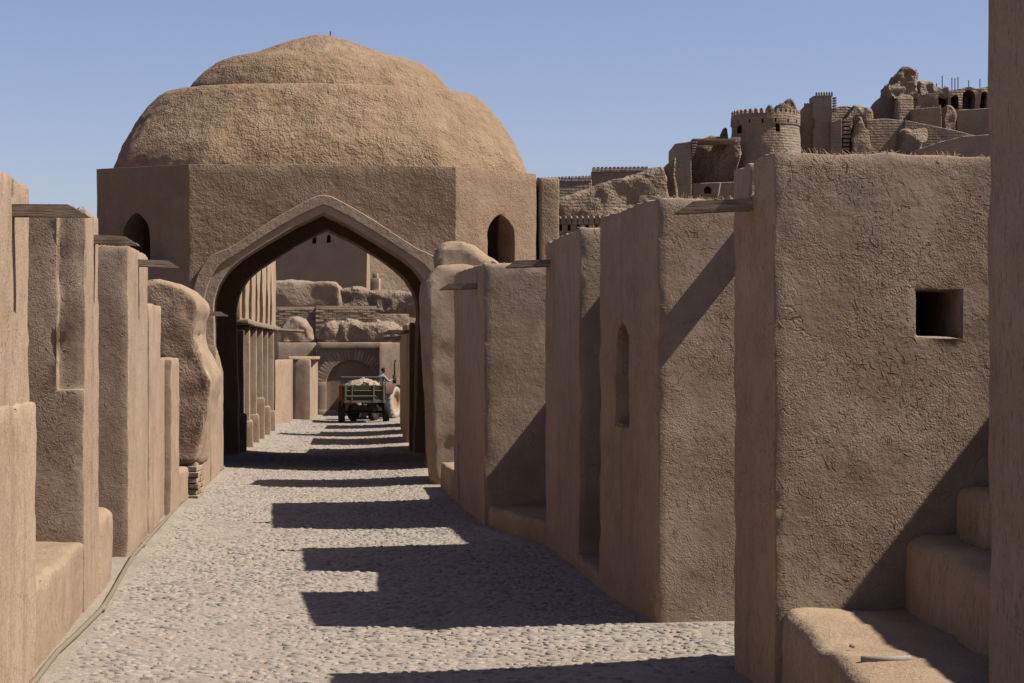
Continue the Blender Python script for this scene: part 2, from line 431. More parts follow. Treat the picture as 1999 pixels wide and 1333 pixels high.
for (x, y, r) in part_spots:
    o = bpy.data.objects.new('cobble', rg.choice(meshes)); C.objects.link(o); o.parent = street
    o.location = (x, y, street_z(x, y) - .003 + bury(x, y)); o.rotation_euler = (rg.uniform(-.12, .12), rg.uniform(-.12, .12), rg.random() * 6.28)
    o.scale = (r * 1.25, r * 1.25, rg.uniform(.009, .019))
VV, FF, MI = [], [], []; base = 0
for (x, y, r) in rest:
    sv, sf = rg.choice(shapes if y < 34 else shapes_lo); t = rg.random() * 6.28; c, s = math.cos(t), math.sin(t)
    tx, ty = rg.uniform(-.12, .12), rg.uniform(-.12, .12); hz = rg.uniform(.010, .022)
    q = sv * np.array([r * 1.25, r * 1.25, hz]); z = street_z(x, y) - .003 + bury(x, y)
    VV.append(np.stack([x + q[:, 0] * c - q[:, 1] * s, y + q[:, 0] * s + q[:, 1] * c, z + q[:, 2] + q[:, 0] * tx + q[:, 1] * ty], 1))
    FF += [tuple(i + base for i in f) for f in sf]; MI += [rg.choice((0, 1, 1, 2, 2))] * len(sf); base += len(sv)
VV = np.concatenate(VV)
me = bpy.data.meshes.new('cobbles'); me.from_pydata(VV.tolist(), [], FF); me.polygons.foreach_set('use_smooth', [True] * len(FF))
for s_ in SM: me.materials.append(M[s_])
me.polygons.foreach_set('material_index', MI)
cob = bpy.data.objects.new('cobbles', me); C.objects.link(cob); cob.parent = street; cob['kind'] = 'stuff'

# ================================================================== piers along the street
def pier_pts(side, pa, pb, depth):
    d = (Vector((pb[0] - pa[0], pb[1] - pa[1]))).normalized()
    wv = Vector((d.y, -d.x)) if side > 0 else Vector((-d.y, d.x))
    return [pa, pb, (pb[0] + wv.x * depth, pb[1] + wv.y * depth), (pa[0] + wv.x * depth, pa[1] + wv.y * depth)], d, wv
def notch_cut(pa, d, wv, s, wdt, z0, deep=.35):
    a = Vector(pa) + d * (s - wdt / 2) - wv * .2; b = a + d * wdt
    return prism([a[:], b[:], (b + wv * (deep + .2))[:], (a + wv * (deep + .2))[:]], z0, z0 + 3)
def arch_outline(hw, z0, zs, zt, n=6):
    L = [(-hw, z0), (-hw, zs)]
    for i in range(1, n):
        t = i / n; a = t * math.pi / 2
        L.append((-hw * (math.cos(a) ** .9), zs + (zt - zs) * (.62 * math.sin(a) + .38 * t ** 1.6)))
    L.append((0, zt))
    return L + [(-a, z) for a, z in L[-2::-1]]
def spout(parent, at, z, length, side, tilt=.03, dirv=None):
    """wooden rain spout: an open trough with a slanting cut end, sticking out over the street"""
    sx = -1 if side > 0 else 1
    ht, wd, th = .095, .14, .026
    bm = bmesh.new()
    def bar(y0, y1, z0, z1, l0, l1):
        q = [(-.35, z0), (l0, z0), (l1, z1), (-.35, z1)]
        A = [bm.verts.new((sx * a, y0, b - tilt * a)) for a, b in q]; B = [bm.verts.new((sx * a, y1, b - tilt * a)) for a, b in q]
        bm.faces.new(A); bm.faces.new(B[::-1])
        for i in range(4): bm.faces.new((A[i], B[i], B[(i + 1) % 4], A[(i + 1) % 4]))
    cutl = .16
    bar(-wd / 2, -wd / 2 + th, 0, ht, length, length - cutl); bar(wd / 2 - th, wd / 2, 0, ht, length, length - cutl)
    bar(-wd / 2 + th, wd / 2 - th, .004, .03, length - .004, length - .035)
    bmesh.ops.recalc_face_normals(bm, faces=bm.faces)
    o = to_obj(bm, 'rain_spout', ['wood'], parent)
    o.location = Vector((at[0], at[1], z)) - parent.location
    o.rotation_euler = (random.uniform(-.06, .06), random.uniform(-.03, .03), (-.06 if side > 0 else .05) + random.uniform(-.04, .04))
    return o
def pier(side, pa, pb, depth, ztop, label, sp=None, res=.14, cuts=None, name='mud_pier', group='mud piers lining the street', **kw):
    pts, d, wv = pier_pts(side, pa, pb, depth)
    bm = prism(pts, -.25, ztop); cs = list(cuts(pa, d, wv)) if cuts else []
    L = (Vector(pb) - Vector(pa)).length
    if sp:
        s = sp[0] * L; cs.append(notch_cut(pa, d, wv, s, .13, sp[1] + .10))
    bm = cut(bm, cs)
    kw.setdefault('ragged', .016)
    o = build(bm, name, res=res, frame=[Vector((d.x, d.y, 0)), Vector((wv.x, wv.y, 0)), Vector((0, 0, 1))], **kw)
    tag(o, label, 'pier', group)
    if sp:
        p = Vector(pa) + d * (sp[0] * L); spout(o, (p.x, p.y), sp[1] - .03, sp[2], side)
    return o
from mathutils.bvhtree import BVHTree
def add_straw(o, pa, pb, side, reach, z1, n, seed, n_top=60):
    """loose stalks half pressed into the camera-facing plaster of a pier, and stubble along its top: one part per pier"""
    rg_ = random.Random(seed); bm_ = bmesh.new(); bm_.from_mesh(o.data); bm_.transform(Matrix.Translation(o.location)); tree = BVHTree.FromBMesh(bm_); bm_.free()
    _, d, wv = pier_pts(side, pa, pb, 1.0); d3 = Vector((d.x, d.y, 0)); w3 = Vector((wv.x, wv.y, 0)); V_, F_, I_ = [], [], []
    def stalk(pts_, nn, r, mi):
        b0 = len(V_)
        for i, p in enumerate(pts_):
            t_ = (pts_[min(i + 1, len(pts_) - 1)] - pts_[max(i - 1, 0)]).normalized(); q = t_.cross(nn).normalized(); rr_ = r * (1 if 0 < i < len(pts_) - 1 else .55)
            V_.extend([p - q * rr_ - nn * .002, p + nn * rr_ * .40, p + q * rr_ - nn * .002])
        for i in range(len(pts_) - 1):
            a_ = b0 + i * 3
            F_.extend([(a_, a_ + 1, a_ + 4, a_ + 3), (a_ + 1, a_ + 2, a_ + 5, a_ + 4)]); I_.extend([mi, mi])
    for _i in range(n):
        s_, z_ = rg_.uniform(.02, reach), rg_.uniform(.05, z1 - .03)
        if noise.noise(Vector((s_ * 1.6, z_ * 1.6, seed))) < rg_.uniform(-.35, .65): continue
        o_ = Vector((pa[0], pa[1], 0)) + w3 * s_ - d3 * .6; o_.z = z_
        loc_, nn, _, _ = tree.ray_cast(o_, d3, .9)
        if loc_ is None or nn.dot(d3) > -.7: continue
        t_ = rg_.uniform(0, math.pi); ax_ = (w3 * math.cos(t_) + Vector((0, 0, 1)) * math.sin(t_)); ax_ = (ax_ - nn * ax_.dot(nn)).normalized(); q = ax_.cross(nn)
        L_ = rg_.choice((.02, .025, .03, .04, .05, .07, .10)); k_ = rg_.uniform(-.2, .2) * L_
        stalk([loc_ - ax_ * L_ / 2, loc_ + q * k_ + nn * .001, loc_ + ax_ * L_ / 2], nn, rg_.uniform(.0016, .0034), 0 if rg_.random() < .70 else 1)
    for _i in range(n_top):
        s_ = rg_.uniform(.02, reach); o_ = Vector((pa[0], pa[1], 0)) + w3 * s_ + d3 * rg_.uniform(.01, .15); o_.z = z1 + 1
        loc_, nn, _, _ = tree.ray_cast(o_, Vector((0, 0, -1)), 1.4)
        if loc_ is None: continue
        ax_ = Vector((rg_.uniform(-1, 1), rg_.uniform(-1, .6), rg_.uniform(.1, .8))).normalized(); L_ = rg_.uniform(.02, .07)
        stalk([loc_ - ax_ * .01, loc_ + ax_ * L_ * .5, loc_ + ax_ * L_], Vector((0, -1, .01)), .003, 1)
    me = bpy.data.meshes.new('straw'); me.from_pydata([tuple(v - o.location) for v in V_], [], F_); me.materials.append(M['mudstraw']); me.materials.append(M['straw'])
    me.polygons.foreach_set('material_index', I_)
    q = bpy.data.objects.new('straw', me); C.objects.link(q); q.parent = o; q['kind'] = 'stuff'
# ---- right-hand side, near to far
pier(1, (3.02, 9.4), (2.71, 11.7), 3.2, 5.6, 'tall shaded mud pier cut off by the right edge of the picture', res=.12)
def square_hole(pa, d, wv):
    c = Vector(pa) + wv * 1.35
    a = c - wv * .18 - d * .2; b = c + wv * .18 - d * .2
    return [prism([a[:], b[:], (b + d * 1.25)[:], (a + d * 1.25)[:]], Z_at(657, 16.4), Z_at(568, 16.4))]
R2 = pier(1, (2.07, 16.2), (1.89, 17.5), 3.6, [4.30, 4.27, 4.22, 4.26], 'broad mud pier pierced by a square hole, wooden spout at its top', sp=(.52, 3.91, .64), res=.10, cuts=square_hole, bevel=.022)
add_straw(R2, (2.07, 16.2), (1.89, 17.5), 1, 1.9, 4.26, 4200, 1, 160)
def tall_niche(pa, d, wv):
    o_ = Vector(pa) + d * 1.72
    return [plate(arch_outline(.21 * 1.7, 1.93, 2.75, 3.02), (o_.x, o_.y), d, wv, -.2, .22)]
R3 = pier(1, (1.455, 20.57), (1.0, 23.5), 3.6, [4.27, 4.27, 4.2, 4.2], 'mud pier with a tall narrow pointed niche in its street face', res=.11, cuts=tall_niche)
add_straw(R3, (1.455, 20.57), (1.0, 23.5), 1, .95, 4.24, 2600, 2, 110)
stub = build(box_bm(2.45, 2.72, 20.3, 21.1, 4.06, 4.2), 'beam_stub', ('wood',), R3, res=.3, bevel=.01, amp=.004)
R4 = pier(1, (.84, 25.8), (.47, 29.0), 2.4, [4.29, 4.26, 4.2, 4.2], 'mud pier between the niche pier and the bench, spout on its far end', sp=(.86, 3.94, .62), res=.14)
add_straw(R4, (.84, 25.8), (.47, 29.0), 1, .35, 4.26, 700, 3, 30)
def thin_slot(pa, d, wv):
    a = Vector(pa) + d * 4.5; b = a + d * .3
    return [prism([(a - wv * .2)[:], (b - wv * .2)[:], (b + wv * .3)[:], (a + wv * .3)[:]], .05, 1.05)]
R5 = pier(1, (-.443, 32.2), (-1.07, 37.8), 4.2, [4.12, 4.20, 4.15, 4.05], 'mud pier beside the rounded buttress, thin upright slot near its foot', sp=(.20, 3.78, .62), res=.15, cuts=thin_slot)
add_straw(R5, (-.443, 32.2), (-1.07, 37.8), 1, 1.0, 4.1, 1700, 4, 50)
# walls closing the recesses behind the piers
def wall(pts, z1, label, name='mud_wall', cat='wall', res=.3, z0=-.25, **kw):
    o = build(prism(pts, z0, z1), name, res=res, **kw); return tag(o, label, cat)
wall([(5.60, 9.0), (6.1, 9.0), (6.0, 16.6), (5.5, 16.6)], 4.3, 'plain mud wall closing the stepped recess on the right')
wall([(6.1, 16.4), (6.7, 16.4), (6.2, 21.0), (5.7, 21.0)], 3.9, 'plain mud wall at the back of the open recess beside the niche pier')
wall([(1.84, 23.2), (2.5, 23.2), (2.3, 26.2), (1.64, 26.2)], 4.15, 'narrow mud wall closing the slit between two right-hand piers')
wall([(2.85, 28.6), (3.4, 28.6), (2.9, 32.8), (2.25, 32.8)], 4.2, 'mud wall at the back of the recess above the low kerb bench')
# stepped bench in the near recess
def slabstep(x0, x1, y0, y1, z1, nm, lab, par=None, bevel=.13):
    return build(box_bm(x0, x1, y0, y1, -.2, z1), nm, res=.10, bevel=bevel, amp=.05, freq=1.1, fine=.010, parent=par, segs=4, chip=0)
st = slabstep(2.12, 5.5, 11.9, 16.45, .68, 'stepped_bench', '')
tag(st, 'mud bench rising in rounded steps against the pier with the square hole', 'bench')
slabstep(3.14, 5.5, 11.95, 16.42, 1.25, 'step', '', st); slabstep(3.54, 5.5, 12.0, 16.40, 1.66, 'step', '', st); slabstep(4.3, 5.5, 12.05, 16.38, 2.1, 'step', '', st)
pp = tag(to_obj(tube_bm([(2.27, 13.32, .712), (2.45, 13.33, .71), (2.60, 13.36, .712)], .021, 10), 'pipe_piece', ['stone_tan'], smooth=True), 'short piece of pale pipe lying on the mud bench', 'pipe')
def rock_mesh(r, seed, sq=(1, 1, .7)):
    bm = bmesh.new(); bmesh.ops.create_icosphere(bm, subdivisions=2, radius=r)
    for v in bm.verts:
        v.co += v.co.normalized() * (noise.noise(v.co / r * 1.2 + Vector((seed, 0, seed))) * r * .45)
        v.co = Vector((v.co.x * sq[0], v.co.y * sq[1], v.co.z * sq[2]))
    return bm
tag(to_obj(rock_mesh(.022, 3), 'pebble', ['stone_dust'], loc=(2.32, 13.95, .71)), 'small pale pebble on the sunlit part of the mud bench', 'pebble')
def bench(pts, z1, label, res=.12, **kw):
    o = build(prism(pts, -.25, z1), 'mud_bench', res=res, bevel=.06, amp=.03, freq=1.6, fine=.008, segs=3, **kw); return tag(o, label, 'bench')
bench([(.50, 28.9), (1.9, 28.9), (1.2, 32.35), (-.42, 32.3)], .30, 'low mud kerb bench in the recess on the right')
bench([(1.02, 23.4), (1.9, 23.4), (1.7, 25.9), (.80, 25.9)], .16, 'low mud sill in the slit beside the niche pier')
bench([(-1.05, 37.7), (.6, 37.7), (.4, 41.6), (-1.44, 41.4)], .52, 'small mud bench at the foot of the rounded buttress')

# ---- left-hand side, near to far
def left(ya, yb, depth, z, label, dx=0, **kw):
    return pier(-1, (XL(ya) + dx, ya), (XL(yb) + dx, yb), depth, z, label, **kw)
l0 = left(11.5, 16.9, 3.0, 4.09, 'sunlit mud pier at the left edge, spout near its top', sp=(.84, 3.80, .60), res=.12)
build(prism([(XL(13.0) + .05, 13.0), (XL(16.95) + .05, 16.95), (XL(16.95) - .5, 16.97), (XL(13) - .5, 13.0)], -.2, Z_at(785, 16.9)), 'plinth', parent=l0, res=.14, bevel=.03)
def l1cut(pa, d, wv):
    a = Vector(pa) - d * .3 - wv * -.06
    return [prism([(Vector(pa) - d * .3 + wv * .02)[:], (Vector(pa) + d * .10 + wv * .02)[:], (Vector(pa) + d * .10 + wv * .27)[:], (Vector(pa) - d * .3 + wv * .27)[:]], Z_at(760, 21.4), 5)]
def l1cut(pa, d, wv):
    p = Vector(pa)
    return [prism([(p - d * .3 - wv * .3)[:], (p + d * .045 - wv * .3)[:], (p + d * .045 + wv * .27)[:], (p - d * .3 + wv * .27)[:]], Z_at(760, 21.4), 5)]
LP1 = left(21.4, 23.0, 3.0, [4.22, 4.22, 4.18, 4.18], 'mud pier with a stepped dark front panel, second from the left edge', sp=(.62, 3.93, .50), res=.10, cuts=l1cut)
LP2 = left(27.2, 30.4, 3.0, [4.14, 4.16, 4.1, 4.1], 'slim mud pier with a plain dark front, third from the left edge', sp=(.48, 3.95, .58), res=.12)
add_straw(LP1, (XL(21.4), 21.4), (XL(23.0), 23.0), -1, .8, 4.2, 2200, 5, 90)
add_straw(LP2, (XL(27.2), 27.2), (XL(30.4), 30.4), -1, .5, 4.12, 1000, 6, 50)
bench([(XL(16.8) - .01, 16.8), (XL(21.5) - .01, 21.5), (XL(21.5) - 2.6, 21.3), (XL(16.8) - 2.6, 16.6)], .74, 'wide sunlit mud bench between the first two left-hand piers', res=.14)
tag(build(prism([(XL(22.9) + .03, 22.9), (XL(24.6) + .0, 24.6), (XL(24.6) - 1.0, 24.5), (XL(22.9) - 1.0, 22.8)], -.2, .88), 'low_buttress', res=.1, bevel=.10, segs=3, amp=.03), 'low rounded mud buttress between the stepped pier and the slim pier', 'buttress')
wall([(XL(11) - 3.4, 11), (XL(11) - 2.9, 11), (XL(31) - 2.9, 31), (XL(31) - 3.4, 31)], 3.6, 'long mud wall behind the left-hand piers')
left(30.75, 32.9, 2.0, 3.46, 'thin mud slab next to the slim pier, slit beside it', dx=.0, res=.14)
tag(build(prism([(XL(30.3) - .06, 30.3), (XL(30.85) - .06, 30.85), (XL(30.85) - .9, 30.8), (XL(30.3) - .9, 30.2)], -.2, .82), 'slit_sill', res=.14, bevel=.02), 'mud sill closing the foot of the slit on the left', 'sill')
left(32.8, 34.3, 1.8, 2.62, 'set-back mud slab beside the low slab', dx=-.03, res=.14)
left(34.2, 36.1, 1.6, 2.62, 'low flat-topped mud slab before the ruined wall', dx=.09, res=.12)
tag(build(prism([(XL(36.6) + .06, 36.6), (XL(38.0) + .10, 38.0), (XL(38.0) - .6, 37.9), (XL(36.6) - .6, 36.5)], -.2, .62), 'foot_block', res=.1, bevel=.07, segs=3, amp=.02), 'small rounded mud block between low slab and brick footing', 'block')
# ruined wall with a brick footing
def mass(outline_px, Y, thick, name, label, cat, mats=('rock',), yaw=0., res=.3, bevel=.1, amp=.1, freq=.8, fine=.02, ff=4, group=None, parent=None, cuts=None, segs=2):
    c = sum(p[0] for p in outline_px) / len(outline_px)
    xc = X_at(c, Y); u = Vector((1, math.tan(R(yaw)))); v = Vector((0, 1))
    ol = [(X_at(x, Y) - xc, Z_at(y, Y)) for x, y in outline_px]
    bm = plate(ol, (xc, Y), u, v, 0, thick)
    if cuts: bm = cut(bm, cuts)
    o = build(bm, name, mats, res=res, bevel=bevel, amp=amp, freq=freq, fine=fine, ff=ff, parent=parent, segs=segs)
    if label: tag(o, label, cat, group)
    return o
ruin = mass([(270, 548), (300, 543), (335, 549), (365, 564), (386, 582), (393, 603), (384, 628), (380, 655), (385, 680), (398, 712), (413, 736), (411, 760), (403, 808), (395, 855),
      (387, 908), (352, 910), (330, 930), (300, 940), (270, 940)], 38.3, 1.5, 'ruined_wall', 'ruined overhanging mud wall with rounded top on a brick footing', 'ruin',
     mats=('street', 'drum', 'top'), yaw=6, res=.09, bevel=.10, amp=.06, freq=1.1, fine=.02, segs=4)
rg = random.Random(3)
def brick_mesh(l, d, h, seed):
    bm = box_bm(-l / 2, l / 2, -d / 2, d / 2, -h / 2, h / 2); r_ = random.Random(seed)
    bmesh.ops.bevel(bm, geom=bm.edges[:], offset=min(h, l) * .13, segments=1, affect='EDGES')
    for v in bm.verts: v.co += Vector([r_.uniform(-.006, .006) for _ in range(3)])
    me = bpy.data.meshes.new('brick'); bm.to_mesh(me); bm.free(); me.materials.append(M['brick']); return me
bms = [brick_mesh(.24, .20, .095, i) for i in range(6)]
def place_brick(parent, me, loc, rz=0, ry=0, sc=(1, 1, 1), name='brick'):
    o = bpy.data.objects.new(name, me); C.objects.link(o); o.parent = parent; o.location = Vector(loc) - parent.location
    o.rotation_euler = (0, ry, rz); o.scale = sc; return o
foot = build(box_bm(X_at(354, 38.5) - .1, X_at(387, 38.5) - .03, 38.42, 39.4, -.2, .66), 'footing_core', ('joint',), parent=ruin, res=.2, bevel=.02)
for c in range(6):
    zc = .0 + c * .108
    fx0, fx1 = X_at(354, 38.5), X_at(388, 38.5)
    for r_i in range(4):
        nb = 2; off = .06 if c % 2 else 0
        for j in range(2 if r_i == 0 else 1):
            x = fx0 + .08 + j * .185 - off * .5 if r_i == 0 else fx1 - .10
            place_brick(ruin, rg.choice(bms), (x + rg.uniform(-.012, .012), 38.42 + r_i * .22 + rg.uniform(-.02, .02) + (off if r_i else 0), zc), rg.uniform(-.04, .04), 0, (.75, 1, 1))
# last pieces of wall before the arch
left(39.6, 43.6, 1.2, [3.72, 3.74, 3.7, 3.7], 'sunlit mud slab between ruined wall and arch, short spout on it', dx=.0, sp=(.80, 3.52, .52), res=.16)
left(43.7, 46.3, 1.2, 1.75, 'low mud block before the arch on the left', dx=.12, res=.16)
left(46.0, 48.3, 1.2, [2.9, 2.3, 2.3, 2.9], 'sloping mud slab leaning on the left foot of the arch', dx=.05, res=.16)
left(40.8, 43.0, 1.0, .95, 'low mud block beside the brick footing', dx=.14, res=.16)

# ================================================================== domed crossing
ang = R(6); U = Vector((math.cos(ang), math.sin(ang))); W = Vector((-math.sin(ang), math.cos(ang)))
O = Vector((X_at(632, 48.3), 48.3))
def loc2(u, v): p = O + U * u + W * v; return (p.x, p.y)
dome_root = thing('domed_crossing', (O.x, O.y + 4, 0), 'eight-sided mud building with big dome and pointed arch over the street', 'building')
LEV = 7.13; DB = 8.3
oct_ = [(-3.13, 0), (3.13, 0), (5.25, 1.7), (5.25, 6.6), (3.13, DB), (-3.13, DB), (-5.43, 6.6), (-5.43, 1.7)]
half = [(-2.54, 3.50), (-2.555, 3.73), (-2.52, 4.02), (-2.41, 4.35), (-2.20, 4.67), (-1.90, 4.93), (-1.33, 5.30), (-.68, 5.69), (0, 6.02)]
def arch_poly(sx=1., dz=0., z0=-.6): h = [(a * sx, b + dz) for a, b in half]; return [(-2.44 * sx, z0)] + h + [(-a, b) for a, b in h[-2::-1]] + [(2.44 * sx, z0)]
drum = prism([loc2(*p) for p in oct_], -.3, LEV)
cutters = [plate(arch_poly(), O, U, W, -1, 1.15), prism([loc2(*p) for p in [(-4.3, .95), (4.3, .95), (4.3, 7.2), (-4.3, 7.2)]], -1, 6.6),
           plate([(a + .2, b) for a, b in arch_poly(.965, .06)], O, U, W, 6.9, 9.5)]
def corner_niche(sgn):
    a = Vector(loc2(sgn * 3.13, 0)); b = Vector(loc2(5.25 if sgn > 0 else -5.43, 1.7)); d = (b - a).normalized(); L = (b - a).length
    n = Vector((-d.y, d.x)); n = n if n.y > 0 else -n
    c = a + d * (L * .56)
    wd = .46 if sgn > 0 else .42
    return plate(arch_outline(wd, 4.90, 5.55, 6.08), (c.x, c.y), d, n, -.4, .75)
cutters += [corner_niche(-1), corner_niche(1)]
drum = cut(drum, cutters)
build(drum, 'wall', ('drum', 'drum', 'top'), parent=dome_root, res=.22, bevel=.05, amp=.03, freq=.8, fine=.010, ff=6)
build(prism([loc2(*p) for p in [(-7.2, .22), (-3.0, .22), (-2.9, 7.9), (-7.2, 7.9)]], -.3, 4.93), 'side_wing', ('drum', 'drum', 'top'), parent=dome_root, res=.3, bevel=.06, amp=.03)
build(prism([loc2(*p) for p in [(3.0, .25), (6.3, .25), (6.3, 7.9), (2.9, 7.9)]], -.3, 4.86), 'side_wing', ('drum', 'drum', 'top'), parent=dome_root, res=.3, bevel=.06, amp=.03)
build(prism([loc2(*p) for p in [(5.33, 1.75), (5.83, 1.75), (5.83, 4.5), (5.33, 4.5)]], 4.6, 7.05), 'corner_buttress', ('drum', 'drum', 'top'), parent=dome_root, res=.2, bevel=.05, amp=.02)
# raised rib round the arch
outer = [(-3.0, -.2), (-3.08, 3.55), (-3.03, 4.2), (-2.93, 4.55), (-2.80, 4.80), (-2.62, 5.00), (-2.44, 5.09), (-2.20, 5.17), (-1.63, 5.54), (-1.17, 5.85), (-.45, 6.26), (-.17, 6.40), (0, 6.43)]
outer = outer + [(-a, b) for a, b in outer[-2::-1]]
inner = arch_poly(1.0, -.015, -.2)
rib_ol = outer + inner[::-1]
bm = bmesh.new(); nO = len(outer); 
def ribv(v): return [bm.verts.new((*loc2(a * (.985 if i >= nO else 1), v), z)) for i, (a, z) in enumerate(rib_ol)]
def resample(line, n):
    P = [Vector(p) for p in line]; L = [0]
    for a, b in zip(P, P[1:]): L.append(L[-1] + (b - a).length)
    out = []
    for i in range(n):
        t = L[-1] * i / (n - 1); j = max(k for k in range(len(L)) if L[k] <= t + 1e-9); j = min(j, len(P) - 2)
        f = (t - L[j]) / max(1e-9, L[j + 1] - L[j]); out.append(P[j].lerp(P[j + 1], f))
    return out
def half_pair(n=46):
    ho = resample(outer[:13], n); hi = resample(inner[:10], n)
    ho += [Vector((-p.x, p.y)) for p in ho[-2::-1]]; hi += [Vector((-p.x, p.y)) for p in hi[-2::-1]]
    return ho, hi
ho, hi = half_pair()
rings = []
prof = [(0.0, .06), (0.0, -.17), (.03, -.19), (.52, -.19), (.55, -.135), (.95, -.13), (.985, -.11), (.985, 1.1)]
for (a, b) in zip(ho, hi):
    rings.append([bm.verts.new((*loc2(a.x + (b.x - a.x) * t, v), a.y + (b.y - a.y) * t)) for t, v in prof])
for A, B in zip(rings, rings[1:]):
    for i in range(len(prof) - 1): bm.faces.new((A[i], A[i + 1], B[i + 1], B[i]))
bmesh.ops.recalc_face_normals(bm, faces=bm.faces)
bmesh.ops.reverse_faces(bm, faces=bm.faces) if sum(f.normal.y for f in bm.faces if abs(f.normal.y) > .8) > 0 else None
build(bm, 'arch_rib', ('rib',), parent=dome_root, res=.25, bevel=0, amp=.014, freq=.9, fine=.005)
# the dome in two tiers, on a broad oval
dc = Vector(loc2(0, 4.15)); DEP = .66
prof1 = [(5.42, LEV - .1), (5.40, LEV + .02), (5.30, 7.45), (5.16, 7.82), (4.92, 8.25), (4.62, 8.72), (4.32, 9.08), (4.12, 9.28), (3.90, 9.40), (3.60, 9.46), (3.35, 9.47), (2.6, 9.45)]
prof2 = [(3.38, 9.30), (3.36, 9.45), (3.22, 9.66), (2.98, 9.92), (2.66, 10.16), (2.36, 10.30), (2.02, 10.38), (1.80, 10.41), (1.5, 10.52), (1.0, 10.70), (.62, 10.82), (.36, 10.88), (.30, 10.91), (.002, 10.92)]
basep = [(-3.1, .34), (3.1, .34), (5.25, 1.98), (5.25, 6.4), (3.1, 8.0), (-3.1, 8.0), (-5.2, 6.4), (-5.2, 1.98)]
def poly_ratio(c_, s_):
    dx, dy = c_, s_ * DEP; best = 9
    for (ax, ay), (bx, by) in zip(basep, basep[1:] + basep[:1]):
        ex, ey = bx - ax, by - ay; den = dx * ey - dy * ex
        if abs(den) < 1e-9: continue
        t = (ax * ey - (ay - 4.15) * ex) / den; q = (ax * dy - (ay - 4.15) * dx) / den
        if t > 0 and -1e-6 <= q <= 1 + 1e-6: best = min(best, t)
    return best / 5.42
_pr = {}
def lathe(prof, name, n=300, step=.07):
    pr = resample(prof, int(sum((Vector(a) - Vector(b)).length for a, b in zip(prof, prof[1:])) / step)); V = []; Fc = []
    sd = Vector((1.3, 7.7, len(name)))
    for r, z in pr:
        for i in range(n):
            t = 2 * math.pi * i / n; c_, s_ = math.cos(t), math.sin(t)
            # rounded octagonal plan low down, round above
            wq = max(0, min(1, (z - 7.3) / 2.0)); wq = .45 + .55 * wq * wq * (3 - 2 * wq); k = (_pr.setdefault((n, i), None) or _pr.__setitem__((n, i), poly_ratio(c_, s_)) or _pr[(n, i)]) * (1 - wq) + wq if z < 9.3 else 1.0
            fr = .5 - .5 * s_ * min(1, r / 2.2)
            u, v = r * c_ * k, r * s_ * DEP * k
            zz = z - (.16 * fr * max(0, min(1, (z - 7.3) / 1.5)))
            p = Vector((*loc2(u, 4.15 + v), zz)); nrm = Vector((c_, s_, .6)).normalized()
            d_ = noise.noise(p * .45 + sd) * .014 + noise.noise(p * 1.6 + sd) * .012 + noise.noise(p * 4.2 + sd) * .024 + noise.noise(p * 9 + sd) * .014
            p += nrm * d_ * (1 if r > .3 else .2); V.append(p - dome_root.location)
    for j in range(len(pr) - 1):
        for i in range(n): Fc.append((j * n + i, j * n + (i + 1) % n, (j + 1) * n + (i + 1) % n, (j + 1) * n + i))
    return raw_mesh(name, V, Fc, ['dome'], dome_root)
lathe(prof1, 'lower_dome'); lathe(prof2, 'upper_dome', 200)
tp = loc2(.22, 4.15)
to_obj(tube_bm([(tp[0] - dome_root.location.x, tp[1] - dome_root.location.y, 10.7), (tp[0] - dome_root.location.x + .01, tp[1] - dome_root.location.y, 10.95)], .016, 6), 'iron_rod', ['iron'], dome_root)

# rounded buttress in front of the right foot of the arch
yb = 42.3
but = thing('rounded_buttress', (X_at(870, yb), yb, 0), 'lumpy rounded mud buttress with a second lump on top, right foot of arch', 'buttress')
mass([(838, 958), (829, 830), (823, 700), (818, 600), (819, 556), (830, 532), (858, 516), (905, 513), (960, 520), (1000, 540), (1000, 958)], yb, 2.6, 'body', None, None, ('street', 'front', 'top'), yaw=8, res=.13, bevel=.24, amp=.05, freq=.9, segs=4, parent=but)
mass([(849, 545), (847, 500), (853, 481), (872, 473), (905, 470), (930, 480), (952, 499), (975, 512), (985, 545)], 42.7, 1.7, 'top_lump', None, None, ('street', 'front', 'top'), yaw=8, res=.11, bevel=.2, amp=.04, freq=1.1, segs=4, parent=but)

# ================================================================== street beyond the arch
def x2(px, py): y = F * EYE / (py - 690.0); return X_at(px, y), y
far_left = [(56.6, 58.4, 3.35, 0), (59.5, 61.3, 3.5, -.02), (62.4, 63.9, 3.5, .0), (65.2, 67.4, 3.5, .02), (68.6, 70.4, 3.5, .0), (71.8, 74.6, 3.45, .03)]
lab6 = ['first', 'second', 'third', 'fourth', 'fifth', 'sixth']
for i, (a, b, z, dx) in enumerate(far_left):
    o = pier(-1, (XL(a) + dx, a), (XL(a) + dx - .118 * (b - a), b), 2.2, z, 'sunlit mud pier on the left beyond the arch, %s from the arch' % lab6[i], res=.3, bevel=.03, group='piers beyond the arch')
    o2 = build(prism([(XL(a) + .12, a - .25), (XL(a) - .118 * (b - a) + .10, b - .5), (XL(b) - .8, b - .6), (XL(a) - .7, a - .35)], -.2, [1.05, .75, .85, 1.3, .95, .7][i]), 'foot_block', parent=o, res=.3, bevel=.05)
